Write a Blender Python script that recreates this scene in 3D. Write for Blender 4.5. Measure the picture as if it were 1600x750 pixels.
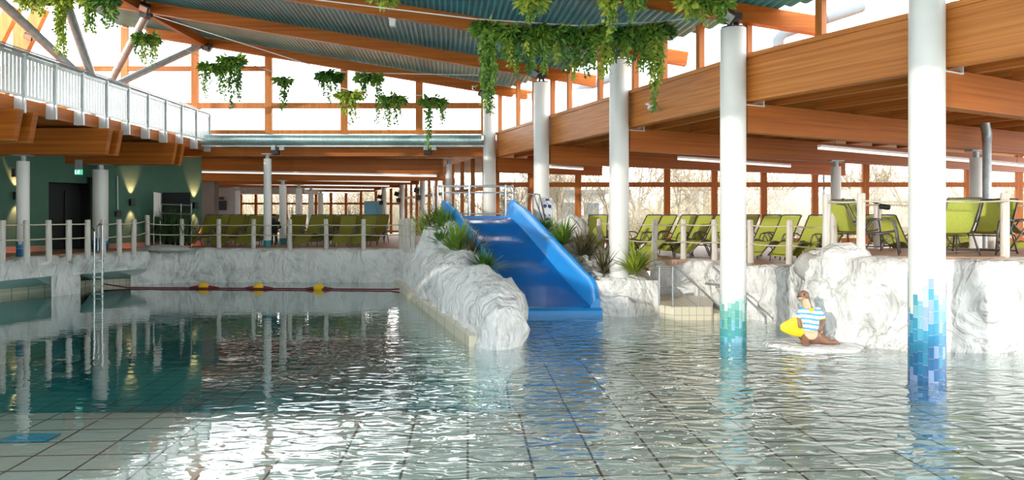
import bpy, bmesh, math, random
from mathutils import Vector, Matrix, noise, Euler
for o in list(bpy.data.objects): bpy.data.objects.remove(o)
SC = bpy.context.scene
COL = SC.collection
PI = math.pi
F, HOR, EYE = 1150.0, 335.0, 2.15          # focal length in pixels, horizon row, eye height over the water
# ------------------------------------------------------------------ camera, sky, sun, exposure
cam = bpy.data.cameras.new('camera'); camo = bpy.data.objects.new('camera', cam); COL.objects.link(camo)
camo.location = (0, 0, EYE); camo.rotation_euler = (PI/2, 0, 0)
cam.sensor_width = 36; cam.lens = 36*F/1600; cam.shift_y = -40/1600; cam.clip_end = 500
SC.camera = camo
SC.view_settings.view_transform = 'Standard'; SC.view_settings.look = 'None'
SC.view_settings.gamma = 1; SC.view_settings.use_curve_mapping = False
SC.view_settings.exposure = 0.42
SKY = 5.0
w = bpy.data.worlds.new('sky'); SC.world = w; w.use_nodes = True
nt = w.node_tree; bg = nt.nodes['Background']
tc = nt.nodes.new('ShaderNodeTexCoord'); sx = nt.nodes.new('ShaderNodeSeparateXYZ'); rp = nt.nodes.new('ShaderNodeValToRGB')
nt.links.new(tc.outputs['Generated'], sx.inputs[0]); nt.links.new(sx.outputs['Z'], rp.inputs[0]); nt.links.new(rp.outputs[0], bg.inputs[0])
rp.color_ramp.elements[0].color = (1, 0.99, 0.97, 1); rp.color_ramp.elements[1].color = (0.78, 0.89, 1.0, 1)
bg.inputs[1].default_value = SKY
SUN_DIR = Vector((0.66, 0.72, -0.235)).normalized()
sl = bpy.data.lights.new('sun', 'SUN'); sl.energy = 1.8; sl.angle = 0.009; sl.color = (1, 0.93, 0.82)
so = bpy.data.objects.new('sun', sl); COL.objects.link(so); so.rotation_euler = SUN_DIR.to_track_quat('-Z', 'Y').to_euler(); so.location = (-20, -20, 12)
# ------------------------------------------------------------------ helpers
def P(px, py, Y): return Vector(((px-800)/F*Y, Y, EYE + (HOR-py)/F*Y))
def X(px, Y): return (px-800)/F*Y
def lerp(a, b, t): return a + (b-a)*t
def interp(tab, x):
    tab = sorted(tab)
    if x <= tab[0][0]: return tab[0][1]
    for (a, b), (c, d) in zip(tab, tab[1:]):
        if x <= c: return lerp(b, d, (x-a)/(c-a))
    return tab[-1][1]
ORD = 'first second third fourth fifth sixth seventh eighth ninth tenth eleventh twelfth thirteenth fourteenth fifteenth sixteenth seventeenth eighteenth nineteenth twentieth'.split()
ORIGIN = {}
def tag(o, label=None, cat=None, group=None, kind=None):
    if label: o['label'] = label
    if cat: o['category'] = cat
    if group: o['group'] = group
    if kind: o['kind'] = kind
    return o
def thing(name, label, cat, loc=(0, 0, 0), rz=0, group=None):
    o = bpy.data.objects.new(name, None); COL.objects.link(o); o.location = loc; o.rotation_euler = (0, 0, rz)
    o.empty_display_size = 0.1; ORIGIN[o.name] = Vector(loc)
    return tag(o, label, cat, group)
def kids(o): return [c for c in COL.objects if c.parent == o]
class MB:
    def __init__(s): s.v = []; s.f = []; s.m = []
    def add(s, vs, fs, mi=0):
        n = len(s.v); s.v += [Vector(v) for v in vs]
        for f in fs: s.f.append([i+n for i in f]); s.m.append(mi)
        return s
    def box(s, c, d, rz=0, mi=0, M=None):
        c = Vector(c); h = Vector(d)/2; R = M or Matrix.Rotation(rz, 3, 'Z')
        vs = [c + R @ Vector((sx*h.x, sy*h.y, sz*h.z)) for sz in (-1, 1) for sx, sy in ((-1, -1), (1, -1), (1, 1), (-1, 1))]
        return s.add(vs, [(3, 2, 1, 0), (4, 5, 6, 7), (0, 1, 5, 4), (1, 2, 6, 5), (2, 3, 7, 6), (3, 0, 4, 7)], mi)
    def beam(s, a, b, wd, ht, mi=0, up=(0, 0, 1)):      # oriented bar from a to b: width across, height along up
        a = Vector(a); b = Vector(b); d = (b-a); L = d.length; d.normalize(); u = Vector(up)
        sd = d.cross(u)
        if sd.length < 1e-4: sd = Vector((1, 0, 0))
        sd.normalize(); u = sd.cross(d).normalized()
        M = Matrix((sd, d, u)).transposed()
        return s.box((a+b)/2, (wd, L, ht), mi=mi, M=M)
    def tube(s, pts, r, n=8, mi=0, cap=True):
        pts = [Vector(p) for p in pts]; rs = r if isinstance(r, (list, tuple)) else [r]*len(pts)
        vs = []; fs = []; prev = None
        for i, p in enumerate(pts):
            d = (pts[min(i+1, len(pts)-1)] - pts[max(i-1, 0)])
            d = d.normalized() if d.length > 1e-9 else Vector((0, 0, 1))
            if prev is None:
                a = d.orthogonal().normalized()
            else:
                a = (prev - d*prev.dot(d)); a = a.normalized() if a.length > 1e-6 else d.orthogonal().normalized()
            prev = a; b = d.cross(a)
            vs += [p + (a*math.cos(2*PI*k/n) + b*math.sin(2*PI*k/n))*rs[i] for k in range(n)]
        for i in range(len(pts)-1):
            for k in range(n):
                k2 = (k+1) % n; fs.append((i*n+k, i*n+k2, (i+1)*n+k2, (i+1)*n+k))
        if cap:
            fs.append(tuple(range(n-1, -1, -1))); fs.append(tuple((len(pts)-1)*n+k for k in range(n)))
        return s.add(vs, fs, mi)
    def cyl(s, c, r, z0, z1, n=24, mi=0): return s.tube([(c[0], c[1], z0), (c[0], c[1], z1)], r, n, mi)
    def ball(s, c, r, n=10, mi=0, M=None):
        c = Vector(c); r = Vector(r) if not isinstance(r, (int, float)) else Vector((r, r, r)); vs = []; fs = []
        m = n//2+1; M = M or Matrix.Identity(3)
        for i in range(m+1):
            th = PI*i/m
            for k in range(n):
                ph = 2*PI*k/n
                vs.append(c + M @ Vector((r.x*math.sin(th)*math.cos(ph), r.y*math.sin(th)*math.sin(ph), r.z*math.cos(th))))
        for i in range(m):
            for k in range(n):
                k2 = (k+1) % n; fs.append((i*n+k, (i+1)*n+k, (i+1)*n+k2, i*n+k2))
        return s.add(vs, fs, mi)
    def prism(s, poly, z0, z1, mi=0):
        n = len(poly); vs = [(p[0], p[1], z0) for p in poly] + [(p[0], p[1], z1) for p in poly]
        fs = [tuple(range(n-1, -1, -1)), tuple(range(n, 2*n))] + [(i, (i+1) % n, n+(i+1) % n, n+i) for i in range(n)]
        return s.add(vs, fs, mi)
    def grid(s, rows, mi=0):
        n = len(rows[0]); vs = [p for r in rows for p in r]
        fs = [(i*n+k, i*n+k+1, (i+1)*n+k+1, (i+1)*n+k) for i in range(len(rows)-1) for k in range(n-1)]
        return s.add(vs, fs, mi)
    def build(s, name, mats, parent=None, smooth=False, local=False, bevel=0, merge=False):
        if not isinstance(mats, (list, tuple)): mats = [mats]
        if parent is None:
            xs = [v.x for v in s.v]; ys = [v.y for v in s.v]; zs = [v.z for v in s.v]
            org = Vector(((min(xs)+max(xs))/2, (min(ys)+max(ys))/2, min(zs))) if not local else Vector()
            off = org
        else:
            org = Vector(); off = ORIGIN.get(parent.name, Vector()) if not local else Vector()
        me = bpy.data.meshes.new(name)
        me.from_pydata([v-off for v in s.v], [], s.f)
        for m in mats: me.materials.append(m)
        me.polygons.foreach_set('material_index', s.m)
        if smooth: me.polygons.foreach_set('use_smooth', [True]*len(me.polygons))
        bm = bmesh.new(); bm.from_mesh(me)
        if merge: bmesh.ops.remove_doubles(bm, verts=bm.verts, dist=1e-5)
        bmesh.ops.recalc_face_normals(bm, faces=bm.faces); bm.to_mesh(me); bm.free()
        if smooth == 'auto':
            me.set_sharp_from_angle(angle=math.radians(40))
        o = bpy.data.objects.new(name, me); COL.objects.link(o); o.location = org
        if parent is not None: o.parent = parent
        ORIGIN[o.name] = off if parent is not None else org
        if bevel:
            b = o.modifiers.new('bevel', 'BEVEL'); b.width = bevel; b.segments = 2; b.limit_method = 'ANGLE'
        return o
CH = {}
def copy_tree(o, parent=None):
    c = o.copy(); COL.objects.link(c)
    if parent is not None: c.parent = parent
    for ch in list(o.children): copy_tree(ch, c)
    return c
def struct(mb, name, mats, **k): return tag(mb.build(name, mats, **k), kind='structure')
# ------------------------------------------------------------------ materials
def mat(name, col, rough=0.6, metal=0.0, var=0.0, vscale=3.0, stretch=(1, 1, 1), rot=0.0, bump=0.0, bscale=20.0, emit=None, alpha=None, col2=None, spec=None, coat=0.0, sheen=0.0):
    m = bpy.data.materials.new(name); m.use_nodes = True; nt = m.node_tree; p = nt.nodes['Principled BSDF']
    p.inputs['Base Color'].default_value = (*col, 1); p.inputs['Roughness'].default_value = rough; p.inputs['Metallic'].default_value = metal
    if spec is not None: p.inputs['Specular IOR Level'].default_value = spec
    if coat: p.inputs['Coat Weight'].default_value = coat; p.inputs['Coat Roughness'].default_value = 0.08
    if emit: p.inputs['Emission Color'].default_value = (*emit[0], 1); p.inputs['Emission Strength'].default_value = emit[1]
    tc = nt.nodes.new('ShaderNodeTexCoord'); mp = nt.nodes.new('ShaderNodeMapping')
    mp.inputs['Scale'].default_value = stretch; mp.inputs['Rotation'].default_value = (0, 0, rot)
    mr_ = nt.nodes.new('ShaderNodeMapping'); mr_.inputs['Rotation'].default_value = (0, 0, rot); mp.inputs['Rotation'].default_value = (0, 0, 0)
    nt.links.new(tc.outputs['Object'], mr_.inputs[0]); nt.links.new(mr_.outputs[0], mp.inputs[0])
    nz = nt.nodes.new('ShaderNodeTexNoise'); nz.inputs['Scale'].default_value = vscale; nz.inputs['Detail'].default_value = 4
    nt.links.new(mp.outputs[0], nz.inputs[0])
    rp = nt.nodes.new('ShaderNodeValToRGB'); nt.links.new(nz.outputs[0], rp.inputs[0]); nt.links.new(rp.outputs[0], p.inputs['Base Color'])
    c2 = col2 or tuple(min(1, c*(1+var)) for c in col); c1 = col if col2 else tuple(c*(1-var) for c in col)
    rp.color_ramp.elements[0].position = 0.32; rp.color_ramp.elements[1].position = 0.68
    rp.color_ramp.elements[0].color = (*c1, 1); rp.color_ramp.elements[1].color = (*c2, 1)
    if bump:
        nb = nt.nodes.new('ShaderNodeTexNoise'); nb.inputs['Scale'].default_value = bscale; nb.inputs['Detail'].default_value = 5
        nt.links.new(mp.outputs[0], nb.inputs[0]); bp = nt.nodes.new('ShaderNodeBump'); bp.inputs['Strength'].default_value = bump; bp.inputs['Distance'].default_value = 0.05
        nt.links.new(nb.outputs[0], bp.inputs['Height']); nt.links.new(bp.outputs[0], p.inputs['Normal'])
    return m
def tile_mat(name, col, grout, w, h, mortar=0.012, rough=0.3, rot=0.0, col2=None, vertical=False):
    m = mat(name, col, rough); nt = m.node_tree; p = nt.nodes['Principled BSDF']
    mp = [n for n in nt.nodes if n.type == 'MAPPING'][0]; mp.inputs['Scale'].default_value = (1, 1, 1); mp.inputs['Rotation'].default_value = (PI/2 if vertical else 0, 0, rot)
    b = nt.nodes.new('ShaderNodeTexBrick'); b.offset = 0; b.inputs['Scale'].default_value = 1; b.inputs['Brick Width'].default_value = w; b.inputs['Row Height'].default_value = h
    b.inputs['Mortar Size'].default_value = mortar; b.inputs['Mortar Smooth'].default_value = 0.1
    b.inputs['Color1'].default_value = (*col, 1); b.inputs['Color2'].default_value = (*(col2 or col), 1); b.inputs['Mortar'].default_value = (*grout, 1)
    nt.links.new(mp.outputs[0], b.inputs[0]); nt.links.new(b.outputs[0], p.inputs['Base Color'])
    return m
U = Vector((-0.492, 0.870, 0)); V = Vector((0.867, 0.498, 0)); AV = math.atan2(0.498, 0.867)
WOOD = (0.27, 0.066, 0.006); WOOD2 = (0.42, 0.125, 0.013)
M = dict(
    wood_x=mat('glulam_along_x', WOOD, 0.45, col2=WOOD2, vscale=0.9, stretch=(0.35, 5, 22), bump=0.05, bscale=3, spec=0.22),
    wood_y=mat('glulam_along_y', WOOD, 0.45, col2=WOOD2, vscale=0.9, stretch=(5, 0.35, 22), bump=0.05, bscale=3, spec=0.22),
    wood_v=mat('glulam_across_wing', WOOD, 0.45, col2=WOOD2, vscale=0.9, stretch=(0.35, 5, 22), rot=-AV, bump=0.05, bscale=3, spec=0.22),
    wood_u_lit=mat('glulam_along_wing_sunlit', (0.42, 0.130, 0.024), 0.42, col2=(0.64, 0.25, 0.060), vscale=0.9, stretch=(5, 0.35, 22), rot=-AV, bump=0.05, bscale=3, spec=0.22),  # brighter than the other glulam, sunshine on the fascia put into the colour
    wood_z=mat('timber_upright', (0.36, 0.115, 0.022), 0.45, spec=0.22, col2=(0.48, 0.17, 0.035), vscale=1.5, stretch=(8, 8, 0.6)),
    wood_pale=mat('timber_sunbleached', (0.62, 0.42, 0.25), 0.5, col2=(0.75, 0.5, 0.3), vscale=1.5, stretch=(8, 8, 0.6)),
    roof=mat('teal_corrugated_metal', (0.045, 0.29, 0.34), 0.40, metal=0.1, var=0.25, vscale=0.8),
    white=mat('white_lacquer', (0.72, 0.72, 0.69), 0.35, var=0.03),
    white_metal=mat('white_railing_metal', (0.56, 0.59, 0.59), 0.35, metal=0.25, var=0.05),
    galv=mat('galvanised_steel', (0.36, 0.39, 0.40), 0.4, metal=0.6, var=0.15, vscale=9),
    steel=mat('brushed_steel', (0.55, 0.56, 0.57), 0.25, metal=0.9, var=0.05),
    darksteel=mat('dark_steel', (0.06, 0.06, 0.065), 0.45, metal=0.5, var=0.1),
    duct=mat('silver_duct', (0.50, 0.66, 0.66), 0.35, metal=0.75, var=0.12, vscale=5, stretch=(8, 1, 1)),
    rock=mat('white_plaster_rock', (0.62, 0.63, 0.61), 0.75, col2=(0.86, 0.86, 0.83), vscale=2.3, bump=0.9, bscale=4.5),
    rock_grey=mat('grey_rock', (0.34, 0.33, 0.31), 0.8, col2=(0.5, 0.48, 0.45), vscale=3, bump=0.8, bscale=6),
    green=mat('green_wall_paint', (0.055, 0.145, 0.095), 0.7, var=0.06),
    deck=mat('brown_deck_floor', (0.42, 0.25, 0.15), 0.5, var=0.15, vscale=4),
    skirt=mat('terracotta_skirting', (0.50, 0.25, 0.18), 0.5, var=0.08),
    black=mat('matt_black', (0.012, 0.013, 0.014), 0.45, var=0.1),
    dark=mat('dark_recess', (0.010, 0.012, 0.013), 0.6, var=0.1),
    taupe=mat('taupe_plaster', (0.15, 0.11, 0.09), 0.7, var=0.06),
    ceil_white=mat('white_soffit', (0.75, 0.72, 0.68), 0.7, var=0.03),
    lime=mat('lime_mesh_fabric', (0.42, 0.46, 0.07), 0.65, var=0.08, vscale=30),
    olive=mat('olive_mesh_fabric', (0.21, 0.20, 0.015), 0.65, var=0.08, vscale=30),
    frame=mat('graphite_frame', (0.13, 0.125, 0.115), 0.4, metal=0.5, var=0.08),
    post=mat('weathered_wood_post', (0.50, 0.46, 0.41), 0.7, col2=(0.70, 0.66, 0.60), vscale=3, stretch=(12, 12, 0.8), bump=0.2, bscale=8),
    rope=mat('natural_rope', (0.55, 0.50, 0.36), 0.8, var=0.15, vscale=40),
    blue=mat('blue_fibreglass', (0.004, 0.14, 0.48), 0.22, var=0.12, vscale=1.5, coat=0.4),
    blue_edge=mat('blue_slide_edge', (0.02, 0.27, 0.70), 0.28, var=0.05, coat=0.3),
    cream=tile_mat('cream_edge_tile', (0.70, 0.64, 0.48), (0.40, 0.36, 0.28), 0.25, 0.125, 0.008, 0.35),
    cream_v=tile_mat('cream_upright_tile', (0.72, 0.66, 0.50), (0.42, 0.36, 0.28), 0.15, 0.20, 0.006, 0.35, vertical=True),
    yellow=mat('yellow_float', (0.85, 0.50, 0.01), 0.35, var=0.04),
    red=mat('dark_red_rope', (0.16, 0.012, 0.02), 0.5, var=0.2, vscale=25),
    lamp=mat('tube_diffuser', (0.8, 0.78, 0.74), 0.5, emit=((1.0, 0.88, 0.76), 0.9)),
    exit=mat('exit_sign_green', (0.02, 0.35, 0.2), 0.4, emit=((0.15, 0.8, 0.5), 0.6)),
    exit_w=mat('exit_sign_white', (0.8, 0.9, 0.85), 0.4, emit=((0.9, 1.0, 0.95), 0.8)),
    fern=mat('fern_green', (0.035, 0.11, 0.015), 0.5, col2=(0.09, 0.22, 0.03), vscale=6),
    leaf=mat('leaf_green', (0.09, 0.20, 0.02), 0.5, col2=(0.22, 0.36, 0.045), vscale=6),
    yleaf=mat('yellow_green_leaf', (0.22, 0.33, 0.03), 0.5, col2=(0.45, 0.50, 0.06), vscale=6),
    dleaf=mat('dark_purple_leaf', (0.035, 0.025, 0.018), 0.5, col2=(0.13, 0.12, 0.03), vscale=6),
    reed=mat('reed_green', (0.02, 0.055, 0.018), 0.55, col2=(0.06, 0.12, 0.03), vscale=8),
    bark=mat('bare_branch', (0.22, 0.165, 0.105), 0.8, col2=(0.34, 0.27, 0.18), vscale=4),
    bush=mat('dry_brush', (0.34, 0.28, 0.18), 0.8, col2=(0.46, 0.38, 0.26), vscale=2),
    ground=mat('winter_grass', (0.22, 0.18, 0.10), 0.9, col2=(0.30, 0.26, 0.15), vscale=1.5),
    skyblue=mat('light_blue_panel', (0.18, 0.50, 0.68), 0.5, var=0.04),
    otter=mat('brown_painted_fur', (0.17, 0.08, 0.05), 0.42, col2=(0.27, 0.14, 0.09), vscale=7),
    tan=mat('tan_painted_belly', (0.62, 0.45, 0.29), 0.45, var=0.06),
    shirt_w=mat('white_shirt_paint', (0.80, 0.82, 0.84), 0.45, var=0.03),
    shirt_b=mat('blue_stripe_paint', (0.08, 0.38, 0.68), 0.45, var=0.06),
    yel_paint=mat('yellow_paint', (0.78, 0.56, 0.02), 0.35, var=0.05),
    board=mat('info_board_white', (0.72, 0.66, 0.62), 0.5, var=0.04),
    coat=mat('black_cloth', (0.012, 0.012, 0.014), 0.8, var=0.2),
    trousers=mat('olive_cloth', (0.05, 0.05, 0.022), 0.8, var=0.15),
    outwhite=mat('white_render', (0.75, 0.75, 0.74), 0.7, var=0.03),
    kiosk=mat('grey_cladding', (0.12, 0.135, 0.15), 0.6, var=0.05),
    sign=mat('sign_grey', (0.62, 0.66, 0.70), 0.5, var=0.04), navy=mat('navy_print', (0.02, 0.03, 0.14), 0.5),
)
MOS = [mat('mosaic_%d' % i, c, 0.22, var=0.05) for i, c in enumerate([(0.42, 0.60, 0.62), (0.22, 0.46, 0.53), (0.09, 0.34, 0.47), (0.045, 0.27, 0.44), (0.025, 0.21, 0.40), (0.03, 0.15, 0.34), (0.28, 0.38, 0.60)])]
MOSG = [mat('mosaic_green_%d' % i, c, 0.22, var=0.05) for i, c in enumerate([(0.56, 0.70, 0.68), (0.36, 0.60, 0.55), (0.18, 0.46, 0.40), (0.08, 0.35, 0.30), (0.07, 0.33, 0.36), (0.20, 0.46, 0.60)])]
MOSB = [mat('mosaic_navy_%d' % i, c, 0.25, var=0.05) for i, c in enumerate([(0.04, 0.22, 0.42), (0.02, 0.12, 0.28), (0.07, 0.30, 0.45)])]
GROUT = mat('mosaic_grout', (0.70, 0.76, 0.78), 0.6)
def rock_mat():
    m = bpy.data.materials.new('white_plaster_rock'); m.use_nodes = True; nt = m.node_tree; N = nt.nodes.new; L = nt.links.new; p = nt.nodes['Principled BSDF']; p.inputs['Roughness'].default_value = 0.72
    geo = N('ShaderNodeNewGeometry'); mp = N('ShaderNodeMapping'); mp.inputs['Scale'].default_value = (1, 1, 0.7); L(geo.outputs['Position'], mp.inputs[0])
    def nz(sc, det, dist=0.0):
        n = N('ShaderNodeTexNoise'); n.inputs['Scale'].default_value = sc; n.inputs['Detail'].default_value = det; n.inputs['Distortion'].default_value = dist; L(mp.outputs[0], n.inputs[0]); return n.outputs[0]
    def mth(op, a, b):
        n = N('ShaderNodeMath'); n.operation = op
        for i, v in enumerate((a, b)):
            if isinstance(v, (int, float)): n.inputs[i].default_value = v
            else: L(v, n.inputs[i])
        return n.outputs[0]
    a = nz(1.5, 5, 1.2); vein = mth('ABSOLUTE', mth('SUBTRACT', a, 0.5), 0.0)
    r1 = N('ShaderNodeValToRGB'); L(vein, r1.inputs[0]); e = r1.color_ramp.elements; e[0].position = 0.0; e[0].color = (0.44, 0.44, 0.42, 1); e[1].position = 0.022; e[1].color = (0.70, 0.70, 0.68, 1)
    q = r1.color_ramp.elements.new(0.10); q.color = (0.80, 0.80, 0.78, 1)
    patch = N('ShaderNodeValToRGB'); L(nz(1.1, 3, 0.4), patch.inputs[0]); patch.color_ramp.elements[0].position = 0.48; patch.color_ramp.elements[1].position = 0.62
    mx = N('ShaderNodeMixRGB'); L(patch.outputs[0], mx.inputs[0]); mx.inputs[1].default_value = (0.79, 0.79, 0.77, 1); L(r1.outputs[0], mx.inputs[2])
    blot = N('ShaderNodeValToRGB'); L(nz(3.2, 4, 0.5), blot.inputs[0]); blot.color_ramp.elements[0].position = 0.30; blot.color_ramp.elements[0].color = (0.72, 0.72, 0.70, 1); blot.color_ramp.elements[1].position = 0.52; blot.color_ramp.elements[1].color = (1, 1, 1, 1)
    m2 = N('ShaderNodeMixRGB'); m2.blend_type = 'MULTIPLY'; m2.inputs[0].default_value = 1; L(mx.outputs[0], m2.inputs[1]); L(blot.outputs[0], m2.inputs[2]); L(m2.outputs[0], p.inputs['Base Color'])
    h = mth('ADD', mth('MULTIPLY', mth('MINIMUM', vein, 0.12), 2.2), mth('ADD', mth('MULTIPLY', nz(5.5, 5, 0.8), 0.42), mth('MULTIPLY', nz(2.2, 3, 0.3), 0.6)))
    bp = N('ShaderNodeBump'); bp.inputs['Strength'].default_value = 0.9; bp.inputs['Distance'].default_value = 0.16; L(h, bp.inputs['Height']); L(bp.outputs[0], p.inputs['Normal'])
    return m
M['rock'] = rock_mat()
TEALB = mat('teal_band', (0.02, 0.20, 0.22), 0.4, var=0.05)
def schlick(nt, inc, nrm, r0, gain):
    """mirror share at a water or glass face, the same seen from either side"""
    def mth(op, a, b=None):
        n = nt.nodes.new('ShaderNodeMath'); n.operation = op
        for i, v in enumerate((a, b)):
            if v is None: continue
            if isinstance(v, (int, float)): n.inputs[i].default_value = v
            else: nt.links.new(v, n.inputs[i])
        return n.outputs[0]
    dt = nt.nodes.new('ShaderNodeVectorMath'); dt.operation = 'DOT_PRODUCT'; nt.links.new(inc, dt.inputs[0]); nt.links.new(nrm, dt.inputs[1])
    return mth('ADD', mth('MULTIPLY', mth('POWER', mth('SUBTRACT', 1.0, mth('MINIMUM', mth('ABSOLUTE', dt.outputs['Value']), 1.0)), 5.0), gain), r0)
def glass_mat():
    m = bpy.data.materials.new('window_glass'); m.use_nodes = True; nt = m.node_tree; nt.nodes.clear()
    out = nt.nodes.new('ShaderNodeOutputMaterial'); t = nt.nodes.new('ShaderNodeBsdfTransparent'); g = nt.nodes.new('ShaderNodeBsdfGlossy'); mx = nt.nodes.new('ShaderNodeMixShader'); geo = nt.nodes.new('ShaderNodeNewGeometry')
    g.inputs['Roughness'].default_value = 0.0; t.inputs[0].default_value = (0.97, 0.985, 0.985, 1)
    nt.links.new(schlick(nt, geo.outputs['Incoming'], geo.outputs['Normal'], 0.03, 0.7), mx.inputs[0]); nt.links.new(t.outputs[0], mx.inputs[1]); nt.links.new(g.outputs[0], mx.inputs[2]); nt.links.new(mx.outputs[0], out.inputs[0])
    return m
GLASS = glass_mat()
def water_mat():
    m = bpy.data.materials.new('pool_water'); m.use_nodes = True; nt = m.node_tree; nt.nodes.clear(); N = nt.nodes.new; L = nt.links.new
    out = N('ShaderNodeOutputMaterial'); t = N('ShaderNodeBsdfTransparent'); g = N('ShaderNodeBsdfGlossy'); mx = N('ShaderNodeMixShader'); t.inputs[0].default_value = (0.96, 0.99, 0.985, 1); g.inputs['Roughness'].default_value = 0.012
    geo = N('ShaderNodeNewGeometry'); mp = N('ShaderNodeMapping'); mp.inputs['Scale'].default_value = (0.75, 1.5, 1); mp.inputs['Rotation'].default_value = (0, 0, 0.12)
    L(geo.outputs['Position'], mp.inputs[0])
    n1 = N('ShaderNodeTexNoise'); n1.inputs['Scale'].default_value = 3.4; n1.inputs['Detail'].default_value = 1.2; n1.inputs['Distortion'].default_value = 0.9
    n2 = N('ShaderNodeTexNoise'); n2.inputs['Scale'].default_value = 0.7; n2.inputs['Detail'].default_value = 1
    L(mp.outputs[0], n1.inputs[0]); L(mp.outputs[0], n2.inputs[0])
    ad = N('ShaderNodeMath'); ad.operation = 'MULTIPLY_ADD'; ad.inputs[1].default_value = 0.6; L(n2.outputs[0], ad.inputs[0]); L(n1.outputs[0], ad.inputs[2])
    sp = N('ShaderNodeSeparateXYZ'); L(geo.outputs['Position'], sp.inputs[0])
    mr = N('ShaderNodeMapRange'); mr.interpolation_type = 'SMOOTHSTEP'; mr.inputs['From Min'].default_value = -3.6; mr.inputs['From Max'].default_value = 1.6; mr.inputs['To Min'].default_value = 0.05; mr.inputs['To Max'].default_value = 1.0
    L(sp.outputs['X'], mr.inputs['Value'])
    ml = N('ShaderNodeMath'); ml.operation = 'MULTIPLY'; ml.inputs[1].default_value = 0.048; L(mr.outputs[0], ml.inputs[0])
    bp = N('ShaderNodeBump'); bp.inputs['Strength'].default_value = 1.0; L(ml.outputs[0], bp.inputs['Distance']); L(ad.outputs[0], bp.inputs['Height'])
    fr0 = schlick(nt, geo.outputs['Incoming'], bp.outputs[0], 0.035, 1.5)
    cl = N('ShaderNodeClamp'); L(fr0, cl.inputs[0]); fr = cl.outputs[0]
    L(bp.outputs[0], g.inputs['Normal'])
    L(fr, mx.inputs[0]); L(t.outputs[0], mx.inputs[1]); L(g.outputs[0], mx.inputs[2]); L(mx.outputs[0], out.inputs[0])
    va = N('ShaderNodeVolumeAbsorption'); va.inputs['Color'].default_value = (0.0, 0.76, 0.80, 1); va.inputs['Density'].default_value = 0.17
    L(va.outputs[0], out.inputs['Volume'])
    return m
WATER = water_mat()
def pool_tile():
    return tile_mat('pool_floor_tile', (0.42, 0.395, 0.335), (0.06, 0.045, 0.035), 0.62, 0.45, 0.014, 0.4, rot=-0.06, col2=(0.46, 0.43, 0.365))
# ------------------------------------------------------------------ the setting
DECK, PLAT = 1.08, 1.45
random.seed(4)
# pool floor: shallow in front and beside the slide, sloping to a deep part beyond
def floor_z(x, y):
    d = min(1, max(0, (y-8.9)/2.8)); d = d*d*(3-2*d)
    xb = -0.35-0.2686*(y-11.8) if y > 11.8 else -0.2 + (11.8-y)*0.25
    side = min(1, max(0, (xb-x)/0.8+0.3))
    return -0.27 - 1.55*d*side - 0.30*min(1, max(0, (y-12)/3))*(1-side)
rows = [[(x, y, floor_z(x, y)) for x in [-17+0.5*i for i in range(75)]] for y in [-2+0.5*j for j in range(54)]]
DEEP_TINT = tile_mat('deep_tile_water_tint', (0.16, 0.42, 0.43), (0.03, 0.05, 0.05), 0.62, 0.45, 0.014, 0.4, rot=-0.06, col2=(0.19, 0.46, 0.47))  # teal light of the deep water put into the tile colour
fm_ = MB().grid(rows); fm_.m = [1 if sum(fm_.v[i].z for i in f)/4 < -0.75 else 0 for f in fm_.f]
struct(fm_, 'floor', [pool_tile(), DEEP_TINT], smooth=True, local=True)
wb = MB(); wb.box((2, 11.2, -1.15), (38, 26.4, 2.3)); struct(wb, 'water', WATER)
# lane markings on the pool floor
for k, (x, y) in enumerate([(-5.2, 7.95), (-4.6, 11.9), (-6.2, 12.6)]):
    z = floor_z(x, y)+0.012
    o = MB(); o.box((x, y, z), (0.5 if k == 0 else 2.4, 0.26, 0.012)); struct(o, 'trim_%d' % (k+1), mat('lane_tile', (0.03, 0.28, 0.40), 0.3))
# decks
def deckprism(poly, z, name='floor_deck'): return struct(MB().prism(poly, z-0.3, z), name, M['deck'])
deckprism([(-30, 14.6), (-14.7, 15.5), (-12.75, 17.9), (-12.3, 19.4), (-11.75, 21.0), (-11.3, 22.6), (-11.3, 23.6), (-30, 23.6)], DECK)
deckprism([(-30, 23.7), (1.0, 23.7), (3.0, 27.2), (-4, 45), (-30, 45)], DECK-0.002)
deckprism([(-0.3, 21.0), (2.6, 18.4), (3.6, 17.6), (5.1, 17.0), (5.3, 15.6), (6.2, 14.1), (30, 14.1), (30, 27.2), (3.0, 27.2), (0.6, 23.5)], DECK-0.004)
deckprism([(5.35, 13.2), (5.7, 12.5), (6.6, 12.2), (30, 12.0), (30, 15.6), (6.6, 15.2), (5.6, 14.2)], PLAT)
struct(MB().prism([(-30, 17.6), (-15, 18.6), (-13.75, 19.8), (-13.3, 21.0), (-12.75, 21.0), (-12.9, 22.2), (-11.75, 22.9), (-11.4, 23.75), (1.0, 23.75), (3.0, 27.0), (-4, 45), (-30, 45)], -2, 0.77), 'floor_leak_block', M['ceil_white'])  # added block below the decks, shuts out sky light leaking underneath
# outside ground
struct(MB().box((0, 75, 0.55), (260, 94, 0.2)), 'ground', M['ground'])
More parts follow.
